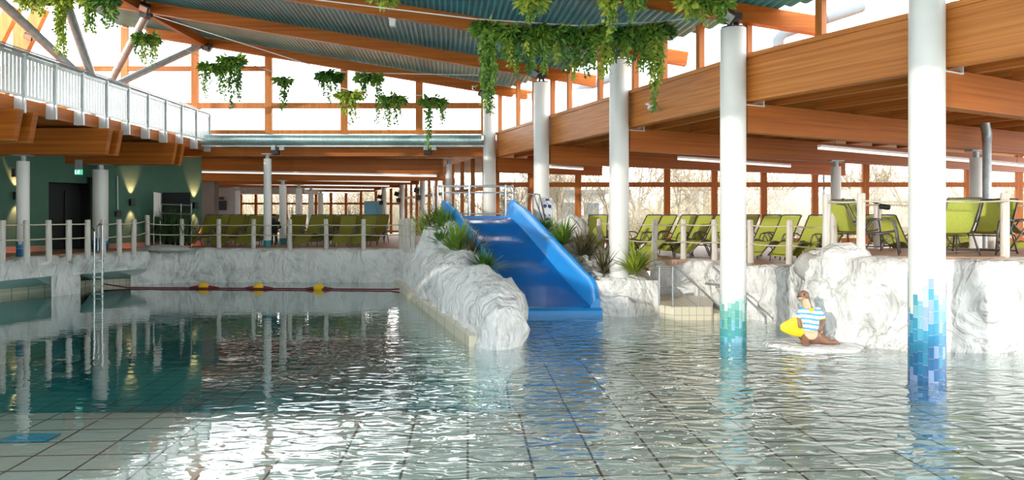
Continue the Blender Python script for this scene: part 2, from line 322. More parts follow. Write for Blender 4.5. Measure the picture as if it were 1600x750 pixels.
# rock walls ---------------------------------------------------------
def fbm(p, f=1.0, o=4):
    v = 0; a = 1
    for _ in range(o):
        v += a*noise.noise(Vector(p)*f); f *= 2.05; a *= 0.52
    return v
def ridge(p, f):
    return 1-abs(noise.noise(Vector(p)*f))*2
def rock_disp(p, amp):
    return amp*(0.80*fbm(p, 0.9) + 0.62*ridge((p[0]+7, p[1], p[2]*0.8), 1.5) - 0.3 + 0.45*(0.5-abs(noise.noise(Vector(p)*3.4))) + 0.30*fbm(p, 4.5, 3))
def rock_wall(name, path, ztop, zbot, amp=0.16, back=0.9, over=0.0, step=0.09, label=None, seed=0, uneven=0.05):
    pts = [Vector((x, y, 0)) for x, y in path]; ln = [0]
    for a, b in zip(pts, pts[1:]): ln.append(ln[-1]+(b-a).length)
    n = int(ln[-1]/step)+1; rows = []
    def at(s):
        for i in range(len(pts)-1):
            if s <= ln[i+1] or i == len(pts)-2: return pts[i].lerp(pts[i+1], (s-ln[i])/(ln[i+1]-ln[i])), (pts[i+1]-pts[i]).normalized()
    prof = [(0.0, 0.0)]+[(0.0, t) for t in [i/14 for i in range(1, 13)]]+[(0.06, 0.955), (0.16, 0.99), (0.32, 1.0), (0.6, 1.0), (1.0, 0.985)]
    for i in range(n+1):
        s = ln[-1]*i/n
        p, d = at(s)
        da = at(max(0, s-0.35))[1]; db = at(min(ln[-1], s+0.35))[1]; d = (da+db).normalized()
        nrm = Vector((d.y, -d.x, 0))
        zt = ztop(s/ln[-1]) if callable(ztop) else ztop
        zt += uneven*fbm((p.x+seed, p.y, 3), 1.4, 3)
        zb = zbot(s/ln[-1]) if callable(zbot) else zbot
        row = []
        for bk, t in prof:
            z = lerp(zb, zt, t)
            q = Vector((p.x, p.y, z))
            k = rock_disp((q.x+seed, q.y, q.z), amp)*(1 if bk < 0.3 else max(0, 1-bk)*0.6)
            q = q + nrm*(k - bk*back + over*t)
            row.append(q)
        rows.append(row)
    o = MB().grid(rows).build(name, M['rock'], smooth=True, local=True)
    tag(o, kind='structure')
    return o
# back wall of the pool, frontal
bx0 = X(236, 22.6)
rock_wall('wall_back', [(bx0-0.4, 22.2), (bx0+0.5, 23.2), (-8.5, 23.35), (-6, 23.3), (-3.45, 23.3), (-3.2, 22.3)], 1.06, -1.9, amp=0.10, seed=3, back=0.8)
# side wall at the green wall: rock that overhangs a tiled ledge, in two lengths either side of the ladder
rock_wall('wall_left', [(-17.5, 13.2), (-13.6, 15.7), (-12.35, 17.6), (-12.1, 18.6), (-11.95, 19.35)], 1.06, 0.55, amp=0.09, seed=11, back=0.6)
rock_wall('wall_left', [(-11.75, 19.75), (-11.35, 20.9), (-10.95, 22.2)], 1.06, 0.53, amp=0.08, seed=17, back=0.6)
rock_wall('wall_left', [(-12.02, 19.2), (-11.9, 19.65), (-11.76, 20.05)], 1.03, -1.9, amp=0.03, seed=19, back=0.5)
tr = MB()
tr.prism([(-20, 17.2), (-14.9, 18.2), (-13.5, 19.4), (-12.85, 21.4), (-12.55, 21.2), (-12.9, 23.4), (-21, 23.4)], -1.9, 0.20)
tr.prism([(-12.75, 22.2), (-11.55, 22.9), (-11.5, 23.8), (-13, 23.8)], -1.9, 0.20)
struct(tr, 'trim_4', M['cream_v'])
tr = MB()
def soffit(front, back, zf, zb):
    n = len(front); tr.grid([[(x, y, zf) for x, y in front], [(x, y, zb) for x, y in back], [(x-.05, y+.3, zb) for x, y in back], [(x-.05, y+.3, 0.8) for x, y in back], [(x, y, 0.8) for x, y in front], [(x, y, zf) for x, y in front]])
soffit([(-17.6, 13.5), (-13.75, 15.9), (-12.5, 17.8), (-12.25, 18.8), (-12.05, 19.4)], [(-20, 17.1), (-14.9, 18.1), (-13.5, 19.3), (-13.0, 20.6), (-12.45, 20.0)], 0.57, 0.18)
soffit([(-11.85, 19.95), (-11.45, 21.1), (-11.05, 22.3)], [(-12.6, 22.1), (-11.9, 22.6), (-11.45, 22.8)], 0.56, 0.18)
struct(tr, 'trim_5', M['ceil_white'])
# wall under the sunny deck and the higher platform
rp_ = [(1015, 17.5), (1060, 17.45), (1105, 17.0), (1122, 15.9), (1180, 15.0), (1238, 13.7), (1268, 12.9), (1300, 12.35), (1345, 11.95), (1420, 11.55), (1475, 11.6), (1530, 11.45), (1640, 11.5), (1850, 11.4)]
def rz_top(t):
    return interp([(0, 1.06), (0.26, 1.06), (0.36, 1.12), (0.42, 1.22), (0.47, 1.52), (0.56, 1.46), (0.7, 1.44), (1, 1.44)], t)
rock_wall('wall_right', [(X(a, b), b) for a, b in rp_], rz_top, -0.9, amp=0.24, seed=29, back=1.0, step=0.07)
# curb of the slide island
tr = MB(); a = Vector((-3.42, 22.0, 0.02)); b = Vector((-0.60, 11.95, 0.02)); tr.beam(a+Vector((-.02, 0, -.45)), b+Vector((-.02, 0, -.45)), 0.16, 1.22); struct(tr, 'trim_6', M['cream'])
# ------------------------------------------------------------------ buildings parts: glazing helper
def glazing(name, a, b, z0, ztop, posts, rails, wood, pw=0.14, n0=1, depth=0.12, bays=True):
    """Window run from a to b (plan): uprights at fractions, rails at heights, one pane per bay."""
    a = Vector((a[0], a[1], 0)); b = Vector((b[0], b[1], 0)); d = (b-a).normalized(); ang = math.atan2(d.y, d.x)
    zt = ztop if callable(ztop) else (lambda q: ztop)
    fr = MB(); gl = MB()
    for t in posts:
        q = a.lerp(b, t); h = zt(q)
        fr.box((q.x, q.y, (z0+h)/2), (pw, depth, h-z0), ang)
    for z in rails:
        zs = z if not callable(z) else None
        fr.beam(Vector((a.x, a.y, z)), Vector((b.x, b.y, z)), depth*0.9, pw*0.8)
    pa = a; pb = b
    gl.add([(pa.x, pa.y, z0), (pb.x, pb.y, z0), (pb.x, pb.y, zt(pb)), (pa.x, pa.y, zt(pa)),
            (pa.x-d.y*.012, pa.y+d.x*.012, z0), (pb.x-d.y*.012, pb.y+d.x*.012, z0), (pb.x-d.y*.012, pb.y+d.x*.012, zt(pb)), (pa.x-d.y*.012, pa.y+d.x*.012, zt(pa))],
           [(0, 1, 2, 3), (7, 6, 5, 4), (0, 4, 5, 1), (1, 5, 6, 2), (2, 6, 7, 3), (3, 7, 4, 0)])
    f = tag(fr.build(name, wood, bevel=0), kind='structure')
    g = gl.build('pane', GLASS, f)
    return f
def roof_z(x): return 6.2 - 0.165*(x+0.8)            # underside of the roof beams
# row of big columns
CX = [(5.41, 9.6), (3.77, 12.55), (2.37, 16.3), (0.816, 20.4), (-0.75, 24.6)]
CTOP = [5.05, 5.31, 5.55, 5.79, 6.0]
# corrugated roof
rb = MB(); pitch = 0.125; i = 0; rows0 = []; x = -12.2
def rowline_x(y):     # plan line of the upper glazing along the columns
    return interp([(0, 11.2), (9.6, 5.41), (12.55, 3.77), (16.3, 2.37), (20.4, 0.816), (24.6, -0.75), (27, -1.6)], y)
while x < 9:
    for dx, dz in ((0, 0), (0.04, 0.045), (0.0625, 0.045), (0.1025, 0)):
        xx = x+dx
        y1 = 25.1
        # stop at the row line plus an eave
        lo, hi = 0.0, 25.1
        if xx - 0.087*(25.1-12) > rowline_x(25.1)+0.7:
            for _ in range(24):
                mid = (lo+hi)/2
                if xx-0.087*(mid-12) > rowline_x(mid)+0.7: hi = mid
                else: lo = mid
            y1 = lo
        pa = (xx-0.087*(1.0-12), 1.0); pb = (xx-0.087*(y1-12), max(y1, 1.2))
        rows0.append([(pa[0], pa[1], roof_z(pa[0])+0.30+dz), (pb[0], pb[1], roof_z(pb[0])+0.30+dz)])
    x += pitch
struct(rb.grid(rows0), 'roof', M['roof'], local=True)
# roof beams, frontal, one per column, plus those nearer the camera
def roof_beam(y, xa, xb, h=0.30, wd=0.18):
    m = MB(); m.beam((xa, y, roof_z(xa)+h/2), (xb, y, roof_z(xb)+h/2), wd, h); return m
BY = [3.4, 6.5, 9.6, 12.55, 16.3, 20.4, 24.6]
for k, y in enumerate(BY):
    o = roof_beam(y, -12.2, rowline_x(y)+1.5).build('roof_beam', M['wood_x'])
    tag(o, ['glulam roof beam over the water before the first column', 'glulam roof beam above the near end of the pool', 'glulam roof beam resting on the blue mosaic column', 'glulam roof beam resting on the green mosaic column',
            'glulam roof beam resting on the column beside the slide mound', 'glulam roof beam above the hanging baskets to the second white column from the duct', 'lowest glulam roof beam along the top of the high back windows'][k], 'beam', 'roof beams under the teal metal roof')
o = MB(); o.beam((-10.2, 1.5, roof_z(-10.2)+0.1), (-10.2, 24.6, roof_z(-10.2)+0.1), 0.16, 0.26); tag(o.build('edge_beam', M['wood_y']), 'long timber edge beam over the balcony joining the strut heads', 'beam')
# short ridge brace pieces between beams near the columns
# upper glazing along the columns and the fascia under it
for k in range(4):
    (xa, ya), (xb, yb) = CX[k], CX[k+1]
    d = (Vector((xb, yb, 0))-Vector((xa, ya, 0))).normalized(); nrm = Vector((d.y, -d.x, 0))
    a = Vector((xa, ya, 0))+nrm*0.34; b = Vector((xb, yb, 0))+nrm*0.34
    if k == 0: a = a - d*3.4
    fb = MB(); fb.beam(a+Vector((0, 0, 4.45)), b+Vector((0, 0, 4.45)), 0.20, 0.74); fb.beam(a+Vector((0, 0, 4.86))-nrm*0.03, b+Vector((0, 0, 4.86))-nrm*0.03, 0.20, 0.08)
    tag(fb.build('fascia_beam', M['wood_u_lit']), ['deep glulam fascia under the high windows between the blue and green mosaic columns', 'deep glulam fascia under the high windows behind the green mosaic column', 'deep glulam fascia under the high windows beside the column on the slide mound', 'deep glulam fascia under the high windows at the duct end'][k], 'beam', 'fascia beams below the upper windows')
    ps = {0: [0.12, 0.3, 0.52, 0.78, 1.0], 1: [0.36, 0.68, 0.97], 2: [0.35, 0.75, 1.0], 3: [0.3, 0.6, 0.98]}[k]
    glazing('window_%d' % (k+1), a, b, 4.86, lambda q: roof_z(q.x)+0.28, ps, [], M['wood_z'], pw=0.12)
# back high windows over the lounge roof
pxs = [-330, -210, -95, 87-60, 195, 305, 420, 538, 655, 757]
xs0, xs1 = X(-330, 25.0), X(768, 25.0)
w5 = glazing('window_5', (xs0, 25.0), (xs1, 25.0), 4.86, lambda q: roof_z(q.x)+0.3, [(X(p, 25.0)-xs0)/(xs1-xs0) for p in pxs], [4.92, 5.84], M['wood_z'], pw=0.24)
o = MB(); o.beam((xs0, 25.0, 7.1), (X(425, 25), 25.0, 7.1), 0.1, 0.16); tag(o.build('rail', M['wood_x'], w5))
# lounge roof behind: front beam, joists, beams, soffit
o = MB(); o.box((-11.5, 25.05, 4.26), (22.6, 0.2, 0.28)); tag(o.build('lintel_beam', M['wood_x']), 'long timber lintel under the round duct', 'beam')
struct(MB().box((-12, 33.8, 4.62), (26, 17.6, 0.12)), 'ceiling', M['wood_y'])
for k in range(24):
    o = MB(); xx = -22+0.9*k; o.box((xx, 25.7+0.0, 4.36), (0.12, 1.2, 0.36)); j = o.build('ceiling_joist', M['wood_y'])
    tag(j, 'timber joist, %s from the duct end, between the lintel and first lounge beam' % ORD[23-k] if 23-k < 20 else 'timber joist over the green wall, number %s from the end' % ORD[k], 'joist', 'joists between the lintel and the first lounge beam')
LB = [(26.3, -24, -2.45), (29.7, -24, -3.75), (33.0, -24, -5.05), (36.0, -24, -6.4), (39.0, -24, -7.2)]
for k, (y, xa, xb) in enumerate(LB):
    o = MB(); o.box(((xa+xb)/2, y, 3.74), (xb-xa, 0.2, 0.78)); tag(o.build('lounge_beam', M['wood_x']), '%s deep timber beam of the lounge ceiling, counted from the pool' % ORD[k], 'beam', 'beams over the lounge')
# round duct
dt = thing('air_duct', 'round silver spiral air duct along the foot of the high back windows', 'duct', (-5.8, 24.6, 4.4))
d = MB(); d.tube([(X(312, 24.5), 24.5, 4.63), (X(753, 24.5), 24.5, 4.63)], 0.19, 24); d.build('pipe', M['duct'], dt, smooth='auto')
for p in (438, 580, 725):
    d = MB(); d.tube([(X(p, 24.5)-.02, 24.5, 4.63), (X(p, 24.5)+.02, 24.5, 4.63)], 0.2, 24); d.build('collar', M['duct'], dt, smooth='auto')
d = MB(); d.box((X(532, 24.6), 24.62, 4.425), (9.6, 0.30, 0.05)); d.build('shelf', M['white_metal'], dt)
# spot boxes on the lintel
for k, p in enumerate((430, 668)):
    t = thing('spotlight', ['black spotlight under the duct above the thin white column', 'black spotlight under the duct below a trailing plant'][k], 'spotlight', (X(p, 24.4), 24.4, 4.2), group='spotlights on the duct shelf')
    d = MB(); d.box((X(p, 24.35), 24.4, 4.2), (0.24, 0.2, 0.16)); d.build('housing', M['black'], t, bevel=0.02)
    d = MB(); d.box((X(p, 24.35)-.06, 24.42, 4.36), (0.14, 0.2, 0.16)); d.box((X(p+8, 24.35)+.04, 24.45, 4.33), (0.16, 0.2, 0.1)); d.build('ballast', M['galv'], t)
# ------------------------------------------------------------------ the wing roof over the sunny deck
def wing_beam(p, L0, L1, k, lab):
    a = Vector((p[0], p[1], 3.81))+V*L0; b = Vector((p[0], p[1], 3.81))+V*L1
    o = MB(); o.beam(a, b, 0.2, 0.50); return tag(o.build('wing_beam', M['wood_v']), lab, 'beam', 'beams of the flat roof over the sun deck')
wing_beam((7.2, 6.4), 0.2, 14, 0, 'timber beam of the sun deck roof next to the picture corner')
wing_beam(CX[0], 0.24, 16, 1, 'timber beam of the sun deck roof meeting the blue mosaic column')
wing_beam(CX[1], 0.24, 18, 2, 'timber beam of the sun deck roof meeting the green mosaic column')
wing_beam(CX[2], 0.24, 18, 3, 'timber beam of the sun deck roof meeting the column on the slide mound')
wing_beam(CX[3], 0.24, 13, 4, 'timber beam of the sun deck roof meeting the column with the small sign')
wing_beam(CX[4], 0.24, 4.6, 5, 'timber beam of the sun deck roof meeting the column behind the slide')
wr = MB(); wr.prism([tuple(Vector((8.2, 4.6, 0))+V*0.3)[:2], tuple(Vector((8.2, 4.6, 0))+V*18)[:2], (20, 27.6), (0.2, 27.6), (-0.3, 24.9), (1.1, 20.55), (2.68, 16.45), (4.1, 12.75)], 4.3, 4.42); struct(wr, 'ceiling_wing', M['wood_u_lit'])
nj = 0
for k in range(5):
    p0 = Vector((*([(7.2, 6.4)]+CX)[k], 0)); p1 = Vector((*([(7.2, 6.4)]+CX)[k+1], 0))
    for j in range(9 if k < 3 else 6):
        s = 1.0+1.15*j
        a = p0+V*s+Vector((0, 0, 4.18)); b = p1+V*s+Vector((0, 0, 4.18))
        o = MB(); o.beam(a, b, 0.10, 0.22)
        tag(o.build('wing_joist', M['wood_u_lit']), '%s timber joist from the fascia in the %s bay of the sun deck roof' % (ORD[j], ORD[k]), 'joist', 'joists of the sun deck roof')
# white steel angle boxes where the fascia meets the columns
for k in range(3):
    p = Vector((*CX[k], 0)); t = MB(); q = p + V*0.42; t.box((q.x, q.y, 4.12), (0.42, 0.02, 0.2), AV); t.box((q.x+.19*V.x, q.y+.19*V.y, 4.12), (0.02, 0.26, 0.2), AV); t.box((q.x, q.y, 4.02), (0.42, 0.26, 0.015), AV)
    tag(t.build('beam_shoe', M['white']), 'white steel beam shoe on the ' + ['blue mosaic column', 'green mosaic column', 'column on the slide mound'][k], 'bracket', 'beam shoes on the columns')
# outer glazing of the sun deck (frontal)
gx0, gx1 = X(776, 27.0), X(1760, 27.0)
glazing('window_6', (gx0, 27.0), (gx1, 27.0), DECK, 4.3, [(X(p, 27.0)-gx0)/(gx1-gx0) for p in (776, 829, 903, 975, 1042, 1116, 1193, 1273, 1352, 1432, 1512, 1592, 1680, 1760)], [1.2, 3.24], M['wood_z'], pw=0.22, depth=0.14)
# side glazing of the lounge and far glazing
def frac(n): return [i/n for i in range(n+1)]
glazing('window_7', (-0.95, 25.6), (-5.9, 41.0), DECK, 4.2, frac(10), [1.2, 3.05], M['wood_z'], pw=0.16)
glazing('window_8', (-17.6, 41.0), (-5.9, 41.0), DECK, 3.6, frac(14), [1.2, 2.75], M['wood_z'], pw=0.14)
glazing('window_9', (gx0, 27.0), (-0.9, 25.4), DECK, 4.3, [0.5, 1.0], [1.2, 3.2], M['wood_z'], pw=0.2)
# green wall with a dark doorway, far piers
gw = MB(); ga = Vector((-19.5, 13.6, 0)); gb = Vector((-10.75, 25.5, 0)); gd = (gb-ga).normalized(); gn = Vector((gd.y, -gd.x, 0)); gL = (gb-ga).length
def on_wall(px):      # where the line of sight meets the green wall
    k = (px-800)/F; t = (k*ga.y-ga.x)/((gb.x-ga.x)-k*(gb.y-ga.y)); return ga.lerp(gb, t)
d0, d1 = on_wall(76), on_wall(146)
def wseg(a, b, z0, z1, m=None, th=0.2): (m or gw).beam(a+Vector((0, 0, (z0+z1)/2))-gn*th/2, b+Vector((0, 0, (z0+z1)/2))-gn*th/2, th, z1-z0)
DH = 3.10
wseg(ga, d0, DECK, 4.6); wseg(d1, gb, DECK, 4.6); wseg(d0, d1, DH, 4.6)
struct(gw, 'wall_green', M['green'])
gs = MB(); wseg(ga+gn*0.02, d0+gn*0.02, DECK, DECK+0.16, gs, 0.04); wseg(d1+gn*0.02, gb+gn*0.02, DECK, DECK+0.16, gs, 0.04); struct(gs, 'baseboard_green', M['skirt'])
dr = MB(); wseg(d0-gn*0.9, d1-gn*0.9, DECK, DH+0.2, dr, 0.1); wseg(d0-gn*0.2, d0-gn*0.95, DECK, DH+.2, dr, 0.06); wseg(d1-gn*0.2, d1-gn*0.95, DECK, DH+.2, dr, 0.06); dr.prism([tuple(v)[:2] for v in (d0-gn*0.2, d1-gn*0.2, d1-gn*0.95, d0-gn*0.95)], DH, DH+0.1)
door = struct(dr, 'door_1', M['dark'])  # near-black lining, shade inside the doorway put into its colour
dd = MB(); mid = d0.lerp(d1, 0.62); dd.beam(mid-gn*0.83+Vector((0, 0, 2.0)), d1-gn*0.83+Vector((0, 0, 2.0)), 0.05, 1.75); dd.build('door_leaf', M['black'], door)
pier = MB(); pier.box((X(325, 26.8), 26.8, 2.2), (0.63, 0.4, 2.25)); struct(pier, 'wall_pier', M['taupe'])
pier = MB(); pier.box((X(325, 26.6), 26.9, 3.4), (0.9, 0.5, 0.18)); tag(pier.build('pier_cap', M['wood_x']), 'orange timber cap on the taupe pier', 'beam')
pier = MB(); pier.box((X(347, 35), 35.5, 2.4), (0.9, 0.3, 2.7)); pier.box((X(400, 35), 36.5, 3.3), (4.5, 2.5, 0.25)); pier.box((-20, 35, 2.8), (9.6, 0.3, 3.5)); struct(pier, 'wall_far', M['ceil_white'])
struct(MB().box((X(584, 37.5), 37.5, 1.95), (0.95, 0.15, 1.75)), 'wall_blue', M['skyblue'])
struct(MB().box((-17.7, 34, 2.8), (0.2, 15, 3.6)), 'wall_lounge', M['green'])
# unseen walls, added to hold back sky light and low sun
struct(MB().box((2, -3.2, 1.65), (25, 0.3, 5.9)), 'wall_sky_block', M['outwhite'])  # added behind the camera to cut open sky light and bounce some back
struct(MB().box((-10.6, -2.0, 2.4), (0.3, 14.6, 5.0)), 'wall_sun_block', M['green'])  # added out of view, keeps low sun off the island and chute
struct(MB().box((-19.7, 9.5, 2.4), (0.3, 8.8, 4.9)), 'wall_leak_block', M['green'])  # added out of view, stops sun leaking in under the balcony
struct(MB().box((-15.1, 5.2, 2.2), (9.4, 0.3, 4.4)), 'wall_corner_block', M['green'])  # added out of view, closes the same sun leak at the corner
# ------------------------------------------------------------------ balcony
BX = -10.17
bal = MB(); bal.box((-15.2, 15.3, 4.44), (9.7, 19.2, 0.14)); struct(bal, 'floor_balcony', M['wood_x'])
fb = MB(); fb.box((BX-0.25, 15.3, 4.45), (0.16, 19.2, 0.30)); tag(fb.build('balcony_fascia', M['wood_y']), 'timber edge board below the white balcony railing', 'beam')
rail = thing('balcony_railing', 'white slatted metal railing along the balcony edge', 'railing', (BX, 15.3, 4.1))
m = MB(); m.tube([(BX, 5.7, 5.52), (BX, 24.75, 5.52)], 0.035, 8); m.box((BX, 15.2, 5.44), (0.05, 19, 0.07)); m.build('handrail', M['galv'], rail)
m = MB(); m.box((BX, 15.2, 4.62), (0.05, 19, 0.05)); m.build('bottom_rail', M['white_metal'], rail)
m = MB(); m.tube([(BX-0.3, 5.7, 5.68), (BX-0.3, 24.75, 5.68)], 0.02, 6); m.build('rear_rail', M['galv'], rail)
py = [24.72-1.045*i for i in range(19)]
for i, y in enumerate(py):
    m = MB(); m.box((BX+0.02, y, 4.88), (0.06, 0.045, 1.24)); m.box((BX-0.08, y-0.04, 4.43), (0.17, 0.014, 0.34)); m.box((BX-0.08, y+0.05, 4.43), (0.17, 0.014, 0.34)); m.build('post', M['white_metal'], rail)
    if i:
        m = MB(); n = 9; s = 1.045/n
        for k in range(n): m.box((BX, y+s*(k+0.5)+0.02, 5.03), (0.014, s*0.76, 0.80))
        m.build('slat_panel', M['white_metal'], rail)
for k, y in enumerate((8.2, 11.75, 15.3, 18.7, 22.3)):
    for j, dy in enumerate((-0.24, 0.24)):
        m = MB(); h0, h1 = 3.66, 4.3; xa, xb = -18.5, BX+0.12
        a = [(xa, h0), (xb-0.12, h0), (xb, h1), (xa, h1)]
        yy = y+dy; m.add([(p[0], yy-0.09, p[1]) for p in a]+[(p[0], yy+0.09, p[1]) for p in a], [(0, 1, 2, 3), (7, 6, 5, 4), (0, 4, 5, 1), (1, 5, 6, 2), (2, 6, 7, 3), (3, 7, 4, 0)])
        tag(m.build('balcony_beam', M['wood_x']), '%s timber of the %s pair of beams carrying the balcony, counted from the camera' % (['near', 'far'][j], ORD[k]), 'beam', 'paired beams under the balcony')
# V struts
strut_pts = [((-10.1, 20.4, 7.75), (-12.37, 22.5, 6.0)), ((-10.3, 24.5, 7.8), (-12.37, 22.5, 6.0)), ((-10.2, 16.3, 7.75), (-10.55, 18.6, 5.45)), ((-11.3, 14.9, 7.35), (-10.62, 18.5, 5.4)), ((-12.37, 22.5, 4.5), (-12.37, 22.5, 6.05)), ((-10.6, 18.55, 4.5), (-10.6, 18.55, 5.5))]
lab = ['grey steel strut rising to the second roof beam behind the railing', 'grey steel strut leaning towards the high back windows', 'thin grey steel strut behind the trailing plant over the balcony', 'grey steel strut leaning out over the balcony towards the picture corner', 'short steel stub carrying the two joined struts', 'short steel stub near the balcony railing']
for (a, b), l in zip(strut_pts, lab):
    m = MB(); m.tube([a, b], 0.105, 14); tag(m.build('roof_strut', M['galv'], smooth='auto'), l, 'strut', 'tubular roof struts over the balcony')
for k, y in enumerate((16.3, 20.4, 24.5)):
    m = MB(); m.box((-10.15, y, 7.72), (0.3, 0.14, 0.2)); m.tube([(-10.15, y-.12, 7.66), (-10.15, y+.12, 7.66)], 0.09, 10); tag(m.build('strut_joint', M['darksteel']), ['dark steel strut head above the picture edge', 'dark steel strut head on the second roof beam', 'dark steel strut head by the high back windows'][k], 'bracket', 'strut heads')
# slanting lit timbers beyond the balcony
for k, (a, b) in enumerate([(P(66, 12, 23.5), P(-35, 220, 23.5)), (P(22, 10, 23.5), P(-79, 218, 23.5))]):
    m = MB(); m.beam(a, b, 0.2, 0.42, up=(1, 0, 0)); tag(m.build('raking_timber', M['wood_z']), ['slanting orange timber behind the balcony near the trailing plant', 'slanting pale timber at the far end of the balcony'][k], 'timber')
# ------------------------------------------------------------------ columns
def mosaic(center, r, z0, ztop, pal, parent, n=14, th=0.13, seed=1, low=0.6):
    rnd = random.Random(seed); m = MB(); g = MB()
    for k in range(n*1):
        a0 = 2*PI*k/n; a1 = 2*PI*(k+1)/n; top = ztop - rnd.random()*0.42*(ztop-z0)
        off = rnd.random()*th; bias = rnd.uniform(-0.16, 0.16)
        z = z0-low-off*(1 if low > 0.1 else 0); zt = top
        while z < zt-0.02:
            z1 = min(z+th, zt); mid = ((z+z1)/2-z0)/(ztop-z0)
            i = int((1-mid+bias)*(len(pal)-1)+rnd.uniform(-0.5, 0.7)); i = max(0, min(len(pal)-1, i))
            if rnd.random() < 0.06: i = len(pal)-1
            rr = r+0.006; vs = []
            for zz in (z+0.0025, z1-0.0025):
                for f in (0, .25, .5, .75, 1):
                    a = lerp(a0, a1, 0.012+0.976*f); vs.append((center[0]+rr*math.cos(a), center[1]+rr*math.sin(a), zz))
            m.add(vs, [(q, q+1, q+6, q+5) for q in range(4)], i)
            z += th
    o = m.build('mosaic_band', pal, parent, smooth=True); tag(o, 'stepped glass mosaic band')
    return o
def bracket(c, z, parent, side=0.0):
    m = MB()
    for a in range(4):
        an = PI/4+a*PI/2; m.tube([(c[0]+.10*math.cos(an), c[1]+.10*math.sin(an), z), (c[0]+.06*math.cos(an), c[1]+.06*math.sin(an), z+0.16)], 0.03, 6)
    m.box((c[0], c[1], z+0.20), (0.26, 0.2, 0.12)); m.cyl(c, 0.2, z-0.01, z+0.03, 20)
    m.box((c[0], c[1], z+0.22), (0.16, 0.16, 0.24))
    return m.build('steel_head', M['darksteel'], parent)
CL = ['tall white round column with blue stepped mosaic standing in the shallow water', 'tall white round column with pale green mosaic standing in the water by the steps', 'tall white round column rising from the rock mound beside the slide', 'tall white round column carrying a small grey sign beyond the slide', 'tall white round column behind the slide railing at the end of the duct']
for k, (c, zt) in enumerate(zip(CX, CTOP)):
    t = thing('round_column', CL[k], 'column', (c[0], c[1], -0.5), group='big white columns')
    m = MB(); zb = -0.72 if k < 2 else (0.4 if k == 2 else DECK); m.cyl(c, 0.215, zb, zt, 40); m.build('shaft', M['white'], t, smooth='auto')
    bracket(c, zt, t)
    if k == 0: mosaic(c, 0.215, 0.0, 1.40, MOS, t, 22, 0.15, 5)
    if k == 1: mosaic(c, 0.215, 0.0, 0.92, MOSG, t, 22, 0.15, 8)
def thin_col(px, Y, r, z0, z1, label, band=None, cat='column', group=None, cap=None):
    t = thing('slim_column', label, cat, (X(px, Y), Y, z0), group=group); c = (X(px, Y), Y)
    m = MB(); m.cyl(c, r, z0, z1, 24); m.build('shaft', M['white'], t, smooth='auto')
    m = MB(); m.cyl(c, r*0.5, z1-0.02, z1+0.14, 12); m.box((c[0], c[1], z1+0.15), (r*2.6, r*2.2, 0.03)); m.build('head_plate', M['galv'], t)
    if band == 'teal':
        m = MB(); m.cyl(c, r+0.004, z0, z0+0.22, 24); tag(m.build('base_band', TEALB, t, smooth='auto'), 'teal painted base band')
    if band == 'mosaic': mosaic(c, r, z0+0.0, z0+0.42, MOSB, t, 11, 0.2, int(px), 0.0)
    return t
thin_col(36, 18.7, 0.145, DECK, 3.50, 'white column with navy mosaic foot between the sconces, before the green wall', 'mosaic')
thin_col(157, 22.3, 0.215, DECK, 3.50, 'thick white column with navy mosaic foot just behind the pool ladder', 'mosaic')
thin_col(418, 24.2, 0.125, DECK, 3.98, 'slim white column with bright teal base standing at the pool edge of the lounge', 'teal')
LCOL = [(442, 26.3), (467, 29.7), (486, 33.0), (501, 36.0)]
for k, (p, y) in enumerate(LCOL): thin_col(p, y, 0.125, DECK, 3.20, 'slim white lounge column, %s in line behind the one at the pool edge' % ORD[k], 'teal', group='lounge columns')
for k, (p, y) in enumerate([(701, 26.3), (660, 29.7), (628, 33.0), (600, 36.0)]): thin_col(p, y, 0.115, DECK, 3.95, 'slim white column along the lounge windows, %s from the slide' % ORD[k], None, group='columns along the lounge windows')
thin_col(371, 33, 0.13, DECK, 3.2, 'slim white column far back beside the dark wall screen')
thin_col(1306, 19.0, 0.125, DECK, 3.38, 'slim grey-white column on the sun deck beside the rope posts')
thin_col(1525, 16.0, 0.125, DECK, 3.38, 'slim grey-white column beside the silver down pipe')
dp = thing('down_pipe', 'silver down pipe with a bend under the sun deck roof', 'pipe', (X(1541, 15.6), 15.6, DECK))
m = MB(); a = (X(1542, 15.6), 15.6); m.tube([(a[0], a[1], DECK), (a[0], a[1], 3.75)], 0.085, 16); m.build('pipe', M['galv'], dp, smooth='auto')
m = MB(); m.tube([(a[0], a[1], 3.72), (a[0], a[1], 3.86), (a[0]-.06, a[1]-.05, 3.98), (a[0]-.12, a[1]-.1, 4.12)], 0.095, 16); m.build('elbow', M['galv'], dp, smooth='auto')
# light tubes
def light_tube(a, b, label, group, up=4.32):
    t = thing('light_tube', label, 'lamp', ((a[0]+b[0])/2, (a[1]+b[1])/2, a[2]), group=group); a = Vector(a); b = Vector(b)
    m = MB(); m.beam(a+Vector((0, 0, .035)), b+Vector((0, 0, .035)), 0.085, 0.05); m.build('housing', M['board'], t)
    m = MB(); m.beam(a, b, 0.075, 0.06); m.build('diffuser', M['lamp'], t)
    for f in (0.06, 0.5, 0.94):
        q = a.lerp(b, f); m = MB(); m.tube([q+Vector((0, 0, .05)), Vector((q.x, q.y, up))], 0.006, 5); m.build('hanger', M['darksteel'], t)
for k, (p0, y0, p1, y1, Y) in enumerate([(232, 267, 682, 275, 25.75), (245, 278, 641, 284, 29.0), (326, 287, 608, 290.5, 32.3), (392, 294, 584, 296, 35.3), (440, 299, 562, 301, 38.3)]):
    light_tube(P(p0, y0, Y), P(p1, y1, Y), 'long pale light tube under the lounge ceiling, %s from the pool' % ORD[k], 'lounge light tubes', 4.58)
